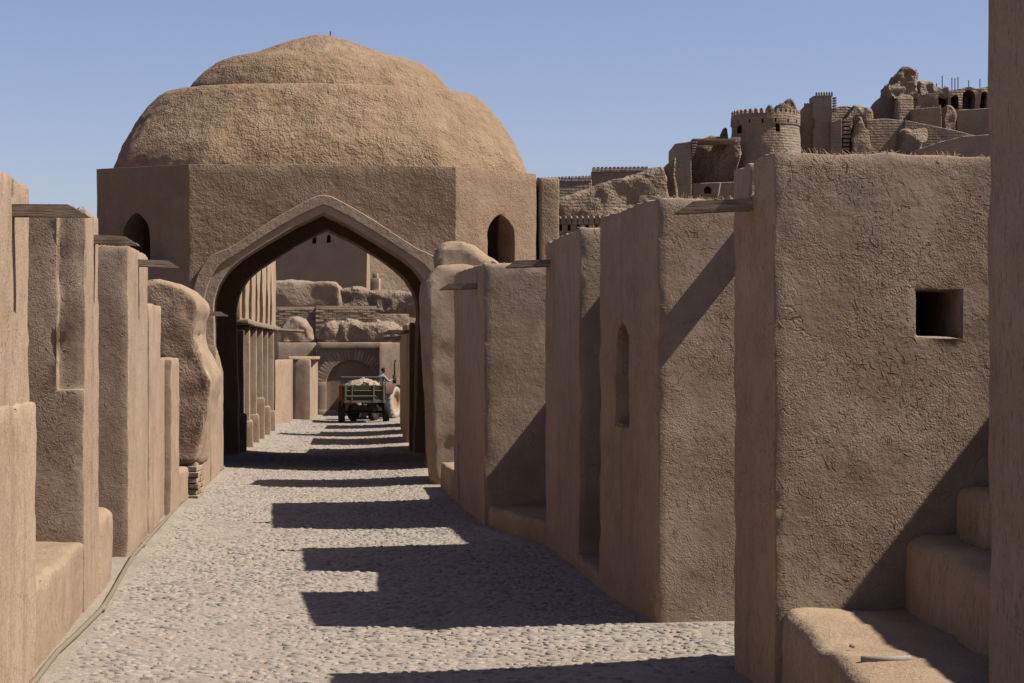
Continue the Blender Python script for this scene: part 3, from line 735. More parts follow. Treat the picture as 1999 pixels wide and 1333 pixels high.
# wall of tall lancet openings above the ledge: fins that narrow downward
dl = Vector((XL(76) - XL(57), 19.0)).normalized(); wl = Vector((-dl.y, dl.x)); o0 = Vector((XL(57) - .12, 57.0)); LW = 19.0
vb = plate([(0, 3.63), (LW, 3.63), (LW, 6.9), (0, 6.6)], o0, dl, wl, 0, .7)
lanc = []
for c_, hw_, zt_ in ((1.6, .9, 5.6), (4.6, .8, 5.9), (7.4, .7, 5.8), (10.0, 1.15, 6.2), (13.2, .9, 6.1), (15.9, .85, 6.0)):
    oo = o0 + dl * c_; lanc.append(plate([(-hw_, 3.7), (hw_, 3.7), (hw_ * .80, 4.4), (hw_ * .42, 5.2), (0, zt_), (-hw_ * .42, 5.2), (-hw_ * .80, 4.4)], oo, dl, wl, -.3, .55))
tag(build(cut(vb, lanc), 'lancet_wall', res=.35, bevel=.03, amp=.02), 'wall of tall tapering fins and dark lancets above the ledge beyond the arch', 'wall')
lg = build(prism([(XL(57) + .10, 57), (XL(74.6) + .10, 74.6), (XL(74.6) - 1.2, 74.6), (XL(57) - 1.2, 57)], 3.52, 3.66), 'ledge_beam', ('wood',), res=.4, bevel=.02, amp=.03)
tag(lg, 'long flat ledge resting on the piers beyond the arch', 'ledge')
wall([(XL(56) - 1.5, 56), (XL(76) - 1.5, 76), (XL(76) - 2.1, 76), (XL(56) - 2.1, 56)], 7.0, 'tall mud wall behind the piers beyond the arch', res=.5)
to_obj(tube_bm([(XL(74) + .1, 74, 3.55), (XL(74) + 1.0, 74.1, 3.5)], .07, 6), 'rain_spout', ['wood'], lg, loc=-lg.location)
# lower block at the end on the left
Yb = 84.5
eb = wall([(X_at(571, Yb), Yb), (X_at(606, Yb), Yb), (X_at(621, 91), 91), (X_at(560, 91), 91)], Z_at(702, Yb), 'square mud block at the end of the street on the left', cat='block', res=.3)
wall([(X_at(540, 79.0), 78.6), (X_at(566, 80.5), 80.5), (X_at(572, 84), 84), (X_at(552, 84), 84)], Z_at(702, 80.5), 'narrow mud slab joining the left piers to the end block', cat='slab', res=.3)
build(prism([(X_at(566, Yb), Yb - .4), (X_at(625, 86), 85.2), (X_at(625, 91), 91), (X_at(562, 91), 91)], Z_at(702, Yb) + .003, Z_at(696, Yb)), 'coping', parent=eb, res=.4, bevel=.02)
# right-hand piers beyond the arch
rightfar = [((-2.85, 56.9), (-3.0, 59.6), 3.55), ((-3.20, 62.0), (-3.55, 66.5), 3.6), ((-3.72, 69.5), (-3.95, 72.6), 3.5), ((-4.12, 75.5), (-4.32, 79.0), 3.45)]
for i, (pa, pb, z) in enumerate(rightfar):
    pier(1, pa, pb, 2.6, z, 'shaded mud pier on the right beyond the arch, %s from the arch' % lab6[i], sp=(.5, z - .25, .75), res=.3, group='piers beyond the arch')
tall = tag(build(box_bm(-2.95, -.5, 68.5, 70.0, -.2, 6.2), 'mud_pier', res=.4), 'tall mud pier rising behind the right-hand piers beyond the arch', 'pier', 'piers beyond the arch')
pl = None
# ---- end wall with a brick blind arch
YE = 93.0; px2m = YE / F
def E(px, py): return X_at(px, YE), Z_at(py, YE)
ew = thing('brick_arch_wall', (X_at(690, YE), YE, 0), 'brick wall with a round blind arch behind the tractor', 'wall')
ux = Vector((1, 0)); vy = Vector((0, 1))
x0, x1 = X_at(621, YE), X_at(745, YE); ztop = Z_at(668, YE)
ac = X_at(688, YE); ar = (X_at(738, YE) - X_at(638, YE)) / 2; zs = Z_at(746, YE); zc = Z_at(703, YE)
# segment arch: circle through springs and crown
h_ = zc - zs; rad = (ar * ar + h_ * h_) / (2 * h_); zc0 = zc - rad; a0 = math.asin(ar / rad)
seg = [(rad * math.sin(-a0 + 2 * a0 * i / 20), zc0 + rad * math.cos(-a0 + 2 * a0 * i / 20)) for i in range(21)]
bmw = box_bm(x0, x1 + .6, YE, YE + 1.2, -.3, ztop - .02)
bmw = cut(bmw, [plate([(-ar, -1)] + seg + [(ar, -1)], (ac, YE), ux, vy, -.5, .13)])
build(bmw, 'wall', ('joint',), parent=ew, res=.35, bevel=.02, amp=.012)
build(box_bm(x0 - .03, x1 + .5, YE - .14, YE + .1, Z_at(680, YE), ztop), 'cornice', parent=ew, res=.3, bevel=.03, amp=.015)
build(box_bm(x0, X_at(637, YE), YE - .06, YE + .1, -.2, Z_at(745, YE)), 'plaster_jamb', parent=ew, res=.3, bevel=.02)
build(box_bm(x0 + .02, X_at(690, YE), YE - .45, YE - .05, -.2, Z_at(800, YE) + .0), 'sill', parent=ew, res=.3, bevel=.03)
vm = [brick_mesh(.17, .16, .50, 50 + i) for i in range(4)]
nv = 27
for i in range(nv):
    t = -a0 + 2 * a0 * (i + .5) / nv; rr = rad + .26
    place_brick(ew, rg.choice(vm), (ac + rr * math.sin(t), YE + .055, zc0 + rr * math.cos(t)), 0, t, ((2 * a0 * (rad + .20) / nv) / .18, 1, 1))
bw = [brick_mesh(.27, .14, .105, 70 + i) for i in range(5)]
z = Z_at(742, YE); c = 0
while z < Z_at(684, YE):
    x = x0 + .12 + (.14 if c % 2 else 0)
    while x < X_at(741, YE):
        if math.hypot(x - ac, z - zc0) > rad + .66: place_brick(ew, rg.choice(bw), (x, YE + .045 + rg.uniform(-.01, .01), z), rg.uniform(-.03, .03))
        x += .295
    z += .135; c += 1
ew.rotation_euler = (0, 0, R(7))
wall([(X_at(741, 90.5), 90.5), (X_at(800, 90.5), 90.9), (X_at(800, 95), 95), (X_at(748, 95), 95)], Z_at(669, 90.5), 'plain mud block to the right of the brick arch', cat='block', res=.35)
lw = wall([(X_at(545, 94), 93.3), (X_at(621, 94) - .05, 93.6), (X_at(621, 96), 96), (X_at(545, 96), 96)], Z_at(669, 94), 'mud wall above the square block at the end of the street', res=.35)
# ruin lumps on top
mass([(548, 675), (545, 640), (556, 622), (572, 617), (590, 626), (604, 640), (610, 655), (618, 664), (622, 675)], 94.6, 1.6, 'mud_mound', 'curved mud mound on top of the end wall, left', 'mound', ('far',), yaw=4, res=.16, bevel=.3, amp=.14, freq=.8, fine=.05, ff=2.5, segs=4)
mass([(620, 676), (623, 648), (632, 634), (650, 628), (670, 631), (690, 627), (712, 632), (735, 629), (760, 634), (790, 640), (790, 676)], 94.2, 2.4, 'rubble_mound', 'long crumbling rubble mound on top of the brick arch wall', 'mound', ('rock',), yaw=3, res=.13, bevel=.35, amp=.20, freq=1.1, fine=.10, ff=3.2, segs=4)
# terraces behind
YT = 103.0
tw = thing('brick_terrace', (X_at(675, YT), YT, 0), 'stepped brick terrace wall above the end of the street', 'wall')
build(box_bm(X_at(617, YT), X_at(736, YT), YT, YT + 1.6, -.2, Z_at(597, YT)), 'front_wall', ('joint',), parent=tw, res=.6, bevel=.02, amp=.01)
build(box_bm(X_at(530, YT), X_at(617, YT) + .1, YT + 1.5, YT + 3, -.2, Z_at(597, YT) - .02), 'back_wall', ('joint',), parent=tw, res=.6, bevel=.02, amp=.01)
build(box_bm(X_at(735, YT), X_at(800, YT), YT + .6, YT + 2, -.2, Z_at(612, YT)), 'low_wall', ('far',), parent=tw, res=.6, bevel=.02, amp=.01)
tb = [brick_mesh(.40, .16, .095, 90 + i) for i in range(5)]
z = Z_at(644, YT); c = 0
while z < Z_at(600, YT):
    x = X_at(617, YT) + .2 + (.2 if c % 2 else 0)
    while x < X_at(735, YT): place_brick(tw, rg.choice(tb), (x, YT + .055 + rg.uniform(-.015, .015), z), rg.uniform(-.02, .02)); x += .43
    x = X_at(545, YT) + (.2 if c % 2 else 0)
    while x < X_at(617, YT) - .1: place_brick(tw, rg.choice(tb), (x, YT + 1.555 + rg.uniform(-.015, .015), z), rg.uniform(-.02, .02)); x += .43
    z += .116; c += 1
tw.rotation_euler = (0, 0, R(6))
mass([(530, 606), (530, 549), (570, 546), (612, 548), (640, 547), (659, 551), (664, 560), (668, 606)], 105.2, 2.2, 'mud_bank', 'thick eroded mud bank above the brick terrace, left and higher', 'wall', ('far',), yaw=3, res=.22, bevel=.2, amp=.14, freq=.7, fine=.05, ff=2.2, segs=3)
mass([(655, 612), (658, 562), (690, 561), (715, 566), (745, 567), (775, 570), (830, 572), (830, 616)], 106.0, 2.2, 'mud_bank', 'crumbling mud bank above the brick terrace, right and lower', 'wall', ('rock',), yaw=4, res=.2, bevel=.25, amp=.16, freq=.9, fine=.09, ff=2.6, segs=3)
tall_w = tag(build(cut(prism([(X_at(480, 128), 132.5), (X_at(716, 128), 128.5), (X_at(716, 130) + .2, 136), (X_at(480, 128), 136)], -.2, Z_at(418, 128)),
     [plate(arch_outline(.13, Z_at(474, 130), Z_at(465, 130), Z_at(458, 130)), (X_at(x, 130), 130), Vector((1, -.2)), vy, -3.5, 2.2) for x in (613, 642)]),
     'tall_wall', ('far',), res=.7, bevel=.05, amp=.10, freq=.3), 'tall shaded mud wall with tiny arched windows seen through the arch', 'wall')
tag(build(prism([(X_at(712, 130), 130.6), (X_at(830, 131), 132.5), (X_at(830, 131), 135), (X_at(712, 130), 135)], -.2, Z_at(440, 130)), 'tall_wall', ('far',), res=.7, bevel=.05, amp=.12, freq=.3),
    'paler mud wall beside the tall shaded wall seen through the arch', 'wall')
sb = tag(build(box_bm(X_at(723, 112), X_at(741, 112), 112, 113.2, -.2, Z_at(543, 112)), 'stepped_block', res=.3, bevel=.02), 'small stepped mud block standing above the right bank', 'block')
build(box_bm(X_at(727, 112), X_at(737, 112), 112.1, 112.9, Z_at(543, 112) - .05, Z_at(532, 112)), 'upper_step', parent=sb, res=.3, bevel=.02)

# ================================================================== citadel on the hill
def merlons(parent, p0, p1, n, wdt, ht, dep, z, mat='citadel', z1=None):
    """round-headed merlons, each a part"""
    ol = [(-wdt / 2, -.1), (wdt / 2, -.1), (wdt / 2, ht * .62), (wdt * .36, ht * .88), (0, ht), (-wdt * .36, ht * .88), (-wdt / 2, ht * .62)]
    bm = plate(ol, (0, 0), Vector((1, 0)), Vector((0, 1)), -dep / 2, dep / 2)
    me = bpy.data.meshes.new('merlon'); bm.to_mesh(me); bm.free(); me.materials.append(M[mat])
    a = math.atan2(p1[1] - p0[1], p1[0] - p0[0])
    for i in range(n):
        t = (i + .5) / n; o = bpy.data.objects.new('merlon', me); C.objects.link(o); o.parent = parent
        zz = z if z1 is None else z + (z1 - z) * t
        o.location = Vector((p0[0] + (p1[0] - p0[0]) * t, p0[1] + (p1[1] - p0[1]) * t, zz)) - parent.location; o.rotation_euler = (0, 0, a)
def cit(ol, Y, thick, name, label, cat, mats=('citadel',), yaw=0, res=.9, bevel=.05, amp=.05, freq=.5, fine=0, cuts=None, segs=1, ff=1.0):
    return mass(ol, Y, thick, name, label, cat, mats, yaw=yaw, res=res, bevel=bevel, amp=amp, freq=freq, fine=fine, ff=ff, cuts=cuts, segs=segs)
def archcut(px, py0, py1, wpx, Y, deep=1.2, dy0=-3, yaw=0):
    zb, zt = Z_at(py0, Y), Z_at(py1, Y); hw = wpx * Y / F / 2
    return plate(arch_outline(hw, zb, zt - hw * 1.0, zt), (X_at(px, Y), Y), ux, vy, dy0, deep)
# lower crenellated wall close behind the near piers
Y = 120
lc = cit([(1060, 520), (1060, 434), (1185, 434), (1185, 520)], Y, 1.5, 'crenellated_wall', 'dark crenellated wall just right of the domed building', 'wall', yaw=-12, cuts=[archcut(1078 + 17 * i, 450, 437, 6, Y, .8) for i in range(6)])
merlons(lc, (X_at(1064, Y), Y + .55), (X_at(1184, Y), Y - .2), 11, .27, .42, .5, Z_at(434, Y))
# eroded slope and ridge walls
cit([(1040, 500), (1040, 408), (1077, 398), (1120, 380), (1160, 362), (1220, 344), (1262, 333), (1300, 322), (1312, 500)], 165, 9, 'hillside', 'eroded earth slope below the ridge wall', 'hill', ('citrock',), yaw=8, res=.38, bevel=.3, amp=.35, freq=.35, fine=.22, ff=1.6, segs=2)['kind'] = 'structure'
Y = 182
ra = cit([(1040, 420), (1040, 354), (1156, 350), (1156, 420)], Y, 1.5, 'crenellated_wall', 'low far ridge wall with merlons, left half', 'wall', yaw=3)
merlons(ra, (X_at(1041, Y), Y), (X_at(1155, Y), Y + .35), 17, .24, .38, .5, Z_at(355, Y), z1=Z_at(350, Y))
rb = cit([(1155, 420), (1155, 334), (1266, 332), (1290, 360), (1290, 420)], Y + 1, 1.5, 'crenellated_wall', 'far ridge wall with merlons, higher right half', 'wall', yaw=3)
merlons(rb, (X_at(1156, Y + 1), Y + .9), (X_at(1266, Y + 1), Y + 1.2), 14, .28, .36, .5, Z_at(334, Y + 1), z1=Z_at(332, Y + 1))
cit([(1240, 480), (1262, 392), (1284, 345), (1300, 322), (1318, 306), (1330, 480)], 168, 9, 'hillside', 'dark shoulder of the citadel hill beside the walled block', 'hill', ('citrock',), yaw=-38, res=.5, bevel=.15, amp=.18, freq=.3, fine=.12)['kind'] = 'structure'
# walled block with dark recess
Y = 190
wb = cit([(1316, 470), (1317, 280), (1350, 275), (1350, 470)], Y, 7, 'walled_block', 'shaded smooth walled block left of the round tower', 'wall', yaw=-14)
cit([(1345, 470), (1345, 357), (1440, 355), (1440, 470)], Y + .3, 4, 'low_wall', 'shaded wall with one small arch below the dark recess', 'wall', yaw=-12, cuts=[archcut(1383, 377, 362, 14, Y, 2.0, -4)])
cit([(1345, 400), (1348, 279), (1392, 276), (1440, 272), (1440, 400)], Y + 4.4, 4, 'recess_rock', 'dark rough rock face inside the recess beside the round tower', 'rock', ('citrock',), yaw=-24, res=.6, amp=.4, freq=.5, fine=.25)
rf = tag(build(box_bm(X_at(1352, Y), X_at(1436, Y), Y - .3, Y + 4.5, Z_at(274, Y), Z_at(271, Y)), 'plank_roof', ('wood',), res=0, bevel=0, amp=0), 'thin plank roof over the dark recess', 'roof')
for i in range(6):
    zq = Z_at(277 + i * 5, Y); build(box_bm(X_at(1350, Y) + .03, X_at(1361 - i * 1.2, Y), Y - .45, Y + .4, zq - .11, zq), 'brick_tooth', ('citadel',), parent=wb, res=0, bevel=0, amp=0)
cit([(1368, 275), (1372, 268), (1388, 263), (1404, 266), (1410, 275)], 200, 2, 'ruin_stump', 'rounded ruin stump above the plank roof', 'ruin', ('citrock',), res=.4, bevel=.3, amp=.2, freq=.6, fine=.1)
cit([(1404, 276), (1408, 262), (1414, 250), (1423, 249), (1424, 276)], 199, 2, 'ruin_stump', 'upright ruin stump just left of the round tower', 'ruin', ('citrock',), res=.4, bevel=.15, amp=.2, freq=.6, fine=.1)
tag(to_obj(tube_bm([(X_at(1402, 186), 186, Z_at(386, 186)), (X_at(1409, 186), 187, Z_at(355, 186))], .06, 6), 'leaning_pole', ['wood']), 'pale leaning pole against the low wall below the recess', 'pole')
# round tower
YT2 = 196.0; tr = 66 * YT2 / F; tc = Vector((X_at(1500, YT2), YT2 + tr * .6)); zt = Z_at(222, YT2)
tow = thing('round_tower', (tc.x, tc.y, 0), 'round crenellated tower with two small arched windows', 'tower')
bm = bmesh.new(); pr = [(tr * 1.10, 12), (tr * 1.07, zt - 6), (tr * 1.0, zt - 1.05), (tr * 1.03, zt - 1.0), (tr * 1.03, zt)]
rings = [[bm.verts.new((tc.x + r * math.cos(i * math.pi / 24), tc.y + r * math.sin(i * math.pi / 24), z)) for i in range(48)] for r, z in pr]
for A, B in zip(rings, rings[1:]):
    for i in range(48): bm.faces.new((A[i], A[(i + 1) % 48], B[(i + 1) % 48], B[i]))
bm.faces.new(rings[0][::-1]); bm.faces.new(rings[-1]); bmesh.ops.recalc_face_normals(bm, faces=bm.faces)
yf = tc.y - tr
cs = [plate(arch_outline(.21, Z_at(260, YT2), Z_at(249, YT2), Z_at(243, YT2)), (X_at(x, yf), yf), ux, vy, -1, 1.2 if x > 1480 else 3.2) for x in (1449, 1519)]
for i in range(7):
    a = math.pi * (1.06 + .125 * i); d_ = Vector((math.cos(a), math.sin(a))); t_ = Vector((-d_.y, d_.x)); c_ = tc + d_ * tr
    cs.append(plate([(-.09, zt - .95), (.09, zt - .95), (.09, zt - .55), (-.09, zt - .55)], (c_.x, c_.y), t_, -d_, -.6, .5))
bm = cut(bm, cs)
build(bm, 'wall', ('citadel',), parent=tow, res=.55, bevel=.03, amp=.10, freq=.6, fine=.04, ff=2)
for i in range(20):
    a = math.pi * (1.0 + i / 19.0)
    ol = [(-.16, -.1), (.16, -.1), (.16, .26), (.11, .37), (0, .42), (-.11, .37), (-.16, .26)]
    d_ = Vector((math.cos(a), math.sin(a))); t_ = Vector((-d_.y, d_.x))
    b2 = plate(ol, tuple(d_ * (tr * 1.03 - .22)), t_, d_, -.2, .2)
    to_obj(b2, 'merlon', ['citadel'], tow, loc=(0, 0, zt))
cit([(1515, 226), (1517, 205), (1526, 198), (1534, 200), (1540, 194), (1550, 195), (1556, 204), (1556, 226)], 206, 3, 'ruin_stump', 'jagged double ruin stump behind the round tower', 'ruin', ('citrock',), res=.4, bevel=.2, amp=.3, freq=.6, fine=.12)
cit([(1498, 224), (1499, 206), (1505, 202), (1511, 207), (1512, 224)], 205, 2, 'ruin_stump', 'small rounded ruin stump behind the round tower, left', 'ruin', ('citrock',), res=.3, bevel=.2, amp=.15, freq=.6)
# curtain, square tower and neighbours
Y = 200
cw = cit([(1550, 420), (1556, 224), (1570, 208), (1592, 206), (1592, 420)], Y, 5, 'curtain_wall', 'shaded curtain wall between round and square tower', 'wall', yaw=-22)
merlons(cw, (X_at(1571, Y), Y + .2), (X_at(1590, Y), Y - .2), 4, .22, .3, .4, Z_at(207, Y))
sq = cit([(1588, 420), (1588, 186), (1624, 186), (1624, 420)], Y - 1.2, 2.6, 'square_tower', 'slim square tower with merlons and one dark window', 'tower', yaw=-12, cuts=[archcut(1588, 250, 230, 7, Y - 1.2, 1.5, -2)])
merlons(sq, (X_at(1589, Y), Y - .95), (X_at(1623, Y), Y - 1.3), 7, .17, .33, .4, Z_at(186, Y - 1.2))
for i in range(6): 
    zq = Z_at(193 + i * 5, Y); build(box_bm(X_at(1623, Y), X_at(1629, Y), Y - 1.5, Y - .6, zq - .12, zq), 'brick_tooth', ('citadel',), parent=sq, res=0, bevel=0, amp=0)
cit([(1622, 420), (1622, 212), (1640, 208), (1650, 206), (1668, 208), (1672, 420)], Y + 3, 4, 'rear_wall', 'sunlit wall piece right of the square tower', 'wall', yaw=10)
bk = cit([(1622, 420), (1624, 238), (1644, 231), (1646, 420)], Y - 2.5, 3, 'mud_block', 'shaded block below the square tower', 'block', yaw=-16)
for i in range(8):
    zq = Z_at(233 + i * 8, Y - 2); build(box_bm(X_at(1645, Y - 2), X_at(1662 - i * .8, Y - 2), Y - 2.6, Y - .4, zq - .26, zq), 'brick_course', ('citadel',), parent=bk, res=0, bevel=0, amp=0)
cit([(1645, 330), (1648, 236), (1656, 218), (1664, 207), (1676, 206), (1684, 212), (1694, 208), (1704, 212), (1702, 240), (1690, 330)], Y + 1, 4, 'eroded_mass', 'pale eroded lumps right of the square tower', 'ruin', ('citrock',), yaw=6, res=.4, bevel=.4, amp=.5, freq=.5, fine=.2, segs=3)
cit([(1656, 330), (1668, 246), (1676, 228), (1684, 226), (1688, 250), (1700, 270), (1700, 330)], Y - 3, 2, 'eroded_mass', 'upright eroded spur below the pale lumps', 'ruin', ('citrock',), yaw=8, res=.35, bevel=.4, amp=.35, freq=.6, fine=.15, segs=3)
# rock peak
cit([(1690, 260), (1698, 232), (1712, 202), (1726, 190), (1738, 184), (1800, 182), (1800, 260)], Y + 6, 6, 'rock_mass', 'dark eroded rock body under the peak', 'rock', ('citrock',), yaw=-6, res=.45, bevel=.4, amp=.6, freq=.4, fine=.25, segs=3)
cit([(1733, 190), (1735, 165), (1748, 158), (1753, 142), (1763, 135), (1772, 127), (1780, 134), (1794, 136), (1795, 150), (1790, 165), (1792, 190)], Y + 5, 3.5, 'rock_peak', 'craggy ruined peak, highest point of the citadel', 'rock', ('citrock',), yaw=4, res=.26, bevel=.12, amp=.22, freq=.9, fine=.2, ff=2.2, segs=2)
cit([(1790, 190), (1793, 160), (1804, 152), (1812, 160), (1828, 158), (1832, 172), (1846, 170), (1854, 166), (1858, 190)], Y + 6, 3, 'ruin_stump', 'broken lumps right of the craggy peak', 'ruin', ('citrock',), res=.35, bevel=.2, amp=.35, freq=.7, fine=.2)
cit([(1752, 250), (1754, 190), (1768, 183), (1785, 184), (1786, 215), (1780, 250)], Y + 3.4, 2.5, 'eroded_mass', 'pale smooth buttress below the craggy peak', 'ruin', ('citadel',), yaw=12, res=.4, bevel=.3, amp=.25, freq=.5, segs=2)
cit([(1690, 330), (1692, 234), (1728, 231), (1768, 235), (1768, 330)], Y - 1, 3, 'smooth_wall', 'wide smooth grey-brown wall below the peak', 'wall', yaw=2)
cit([(1755, 330), (1760, 258), (1772, 249), (1790, 254), (1802, 249), (1814, 252), (1812, 272), (1802, 286), (1800, 330)], Y - 3, 2, 'eroded_mass', 'pale bulging mud lumps in front of the ramp wall', 'ruin', ('citrock',), yaw=8, res=.35, bevel=.4, amp=.35, freq=.6, fine=.1, segs=3)
cit([(1766, 340), (1767, 233), (1780, 236), (1840, 249), (1905, 264), (1930, 262), (1930, 340)], Y - 1.5, 3, 'ramp_wall', 'wall with a sloping top descending to the right', 'wall', yaw=-2)
cit([(1783, 300), (1783, 212), (1832, 209), (1836, 203), (1842, 300)], Y + 1.5, 4, 'mud_block', 'shaded square block above the ramp wall', 'block', yaw=-10)
cit([(1836, 280), (1842, 222), (1850, 206), (1862, 205), (1870, 214), (1874, 280)], Y + 2.6, 3, 'eroded_mass', 'eroded lump between the square block and the arcade', 'ruin', ('citrock',), yaw=-4, res=.4, bevel=.4, amp=.4, freq=.5, fine=.2, segs=3)
cit([(1868, 330), (1870, 214), (1960, 210), (1960, 330)], Y + 2.5, 2.5, 'retaining_wall', 'shaded retaining wall below the ruined arcade', 'wall', yaw=-8)
YA = 206
arc = cit([(1790, 330), (1790, 182), (1826, 180), (1858, 177), (1880, 172), (1893, 168), (1906, 171), (1924, 168), (1960, 166), (1960, 330)], YA, 4, 'ruined_arcade', 'ruined arcade with four dark arches at the right', 'ruin', yaw=2,
    cuts=[archcut(1843, 212, 182, 22, YA, 3), archcut(1866, 212, 185, 13, YA, 3), archcut(1891, 212, 174, 24, YA, 3), archcut(1921, 210, 176, 14, YA, 3)], res=.5, amp=.2, freq=.5)
rl = [(1833, 160, 180), (1844, 145, 172), (1863, 149, 175), (1869, 150, 173), (1875, 147, 172), (1896, 154, 168), (1918, 151, 168)]
for i, (x, a, b) in enumerate(rl):
    to_obj(tube_bm([(X_at(x, YA), YA + 1, Z_at(b + 4, YA)), (X_at(x, YA), YA + 1, Z_at(a, YA))], .05, 5), 'iron_rod', ['iron'], arc, loc=-arc.location)
cit([(1785, 345), (1790, 292), (1830, 278), (1880, 266), (1960, 262), (1960, 345)], Y - 6, 3, 'slope_wall', 'dark sloping wall with courses at the lower right of the citadel', 'wall', yaw=-14)

# ================================================================== trailer, tractor, driver
def cyl_bm(c, axis, r, l, n=24, bm=None):
    c = Vector(c); a = Vector(axis).normalized(); return tube_bm([c - a * l / 2, c + a * l / 2], r, n, bm)
def wheel(parent, c, r, wd, tyre, rim, ax=(1, 0, 0), rz=0, lugs=0, name='wheel'):
    """tyre with rounded shoulders and lugs; rim as its sub-part; axle along local x"""
    n = 32; prof_ = [(r * .58, -wd * .46), (r * .80, -wd * .5), (r * .94, -wd * .46), (r, -wd * .30), (r, wd * .30), (r * .94, wd * .46), (r * .80, wd * .5), (r * .58, wd * .46)]
    bm = bmesh.new(); rings = [[bm.verts.new((x, q * math.cos(2 * math.pi * i / n), q * math.sin(2 * math.pi * i / n))) for q, x in prof_] for i in range(n)]
    for i in range(n):
        A, B = rings[i], rings[(i + 1) % n]
        for j in range(len(prof_)): bm.faces.new((A[j], A[(j + 1) % len(prof_)], B[(j + 1) % len(prof_)], B[j]))
    for i in range(lugs):
        for sd in (-1, 1):
            t = 2 * math.pi * (i + (.5 if sd > 0 else 0)) / lugs; b = box_bm(-.0, wd * .46, -.03, .03, r * .97, r * 1.045)
            for v in b.verts: v.co.y += (v.co.x / wd) * .22; v.co.x *= sd
            bmesh.ops.rotate(b, verts=b.verts, cent=(0, 0, 0), matrix=Matrix.Rotation(t, 3, 'X')); bm = join_bm(bm, b)
    bmesh.ops.recalc_face_normals(bm, faces=bm.faces)
    o = to_obj(bm, name, [tyre], parent, True, c); o.rotation_euler = (0, 0, rz)
    k = bmesh.new()
    pr_ = [(r * .60, -wd * .40), (r * .52, -wd * .40), (r * .45, -wd * .12), (r * .16, -wd * .05), (r * .14, wd * .1), (r * .45, wd * .16), (r * .52, wd * .40), (r * .60, wd * .40)]
    rg_ = [[k.verts.new((x, q * math.cos(2 * math.pi * i / n), q * math.sin(2 * math.pi * i / n))) for q, x in pr_] for i in range(n)]
    for i in range(n):
        A, B = rg_[i], rg_[(i + 1) % n]
        for j in range(len(pr_) - 1): k.faces.new((A[j], A[j + 1], B[j + 1], B[j]))
    k = cyl_bm((0, 0, 0), (1, 0, 0), r * .17, wd * .3, 12, k)
    bmesh.ops.recalc_face_normals(k, faces=k.faces)
    to_obj(k, 'rim', [rim], o, False)
    return o
def part(parent, name, mat, *boxes, bevel=.012):
    bm = None
    for b in boxes:
        q = box_bm(*b); bm = q if bm is None else join_bm(bm, q)
    bmesh.ops.bevel(bm, geom=bm.edges[:], offset=bevel, segments=1, affect='EDGES', clamp_overlap=True)
    return to_obj(bm, name, [mat], parent)
YTR = 81.8; tx = X_at(712, YTR); tz = street_z(tx, YTR + 1)
tl = thing('farm_trailer', (tx, YTR, tz), 'worn green four-wheeled farm trailer loaded with rubble', 'trailer', rz=R(7))
part(tl, 'bed', 'iron', (-.80, .80, 0, 2.8, .84, .92))
tg = part(tl, 'tailgate', 'green', (-.82, .82, -.05, 0.0, .94, 1.50))
for x in (-.76, -.5, .36, .76): part(tg, 'tailgate_post', 'greentrim', (x - .03, x + .03, -.095, -.052, .90, 1.53))
part(tg, 'tailgate_rail', 'greentrim', (-.80, .45, -.10, -.054, 1.04, 1.09)); part(tg, 'tailgate_rail', 'greentrim', (-.80, .80, -.085, -.053, 1.27, 1.30))
part(tl, 'rear_beam', 'greentrim', (-.84, .84, -.07, .08, .80, .92))
for sx in (-1, 1): part(tl, 'side_board', 'green', (sx * .84 - .025, sx * .84 + .025, .0, 2.8, .93, 1.50))
part(tl, 'front_board', 'greymetal', (-.84, .84, 2.80, 2.85, .93, 1.80), (-.84, .84, 2.76, 2.87, 1.42, 1.47), (-.84, .84, 2.76, 2.87, 1.76, 1.82))
for i in range(4): part(tl, 'side_rib', 'orange', (-.915, -.868, .1 + i * .85, .18 + i * .85, .66, 1.45))
part(tl, 'chassis_beam', 'iron', (-.42, -.32, .1, 2.7, .62, .838), (.32, .42, .1, 2.7, .62, .838), (-.5, .5, .3, .42, .5, .7))
to_obj(cyl_bm((0, .55, .42), (1, 0, 0), .05, 1.7, 12), 'rear_axle', ['iron'], tl, True)
to_obj(cyl_bm((0, 2.3, .36), (.97, .24, 0), .045, 1.0, 12), 'front_axle', ['iron'], tl, True)
part(tl, 'turntable', 'iron', (-.35, .35, 2.0, 2.6, .40, .62))
for x in (-.89, .89): wheel(tl, (x, .55, .43), .43, .26, 'rubber', 'iron')
for x in (-.34, .50): wheel(tl, (x, 2.3 + x * .25, .36), .36, .22, 'rubber', 'iron', rz=R(-32))
part(tl, 'tail_light', 'red', (-.74, -.62, -.13, -.102, .83, .89)); part(tl, 'tow_hook', 'greymetal', (-.05, .08, -.16, -.07, .70, .76))
part(tl, 'hitch_bar', 'iron', (.0, .09, 2.6, 3.7, .44, .52))
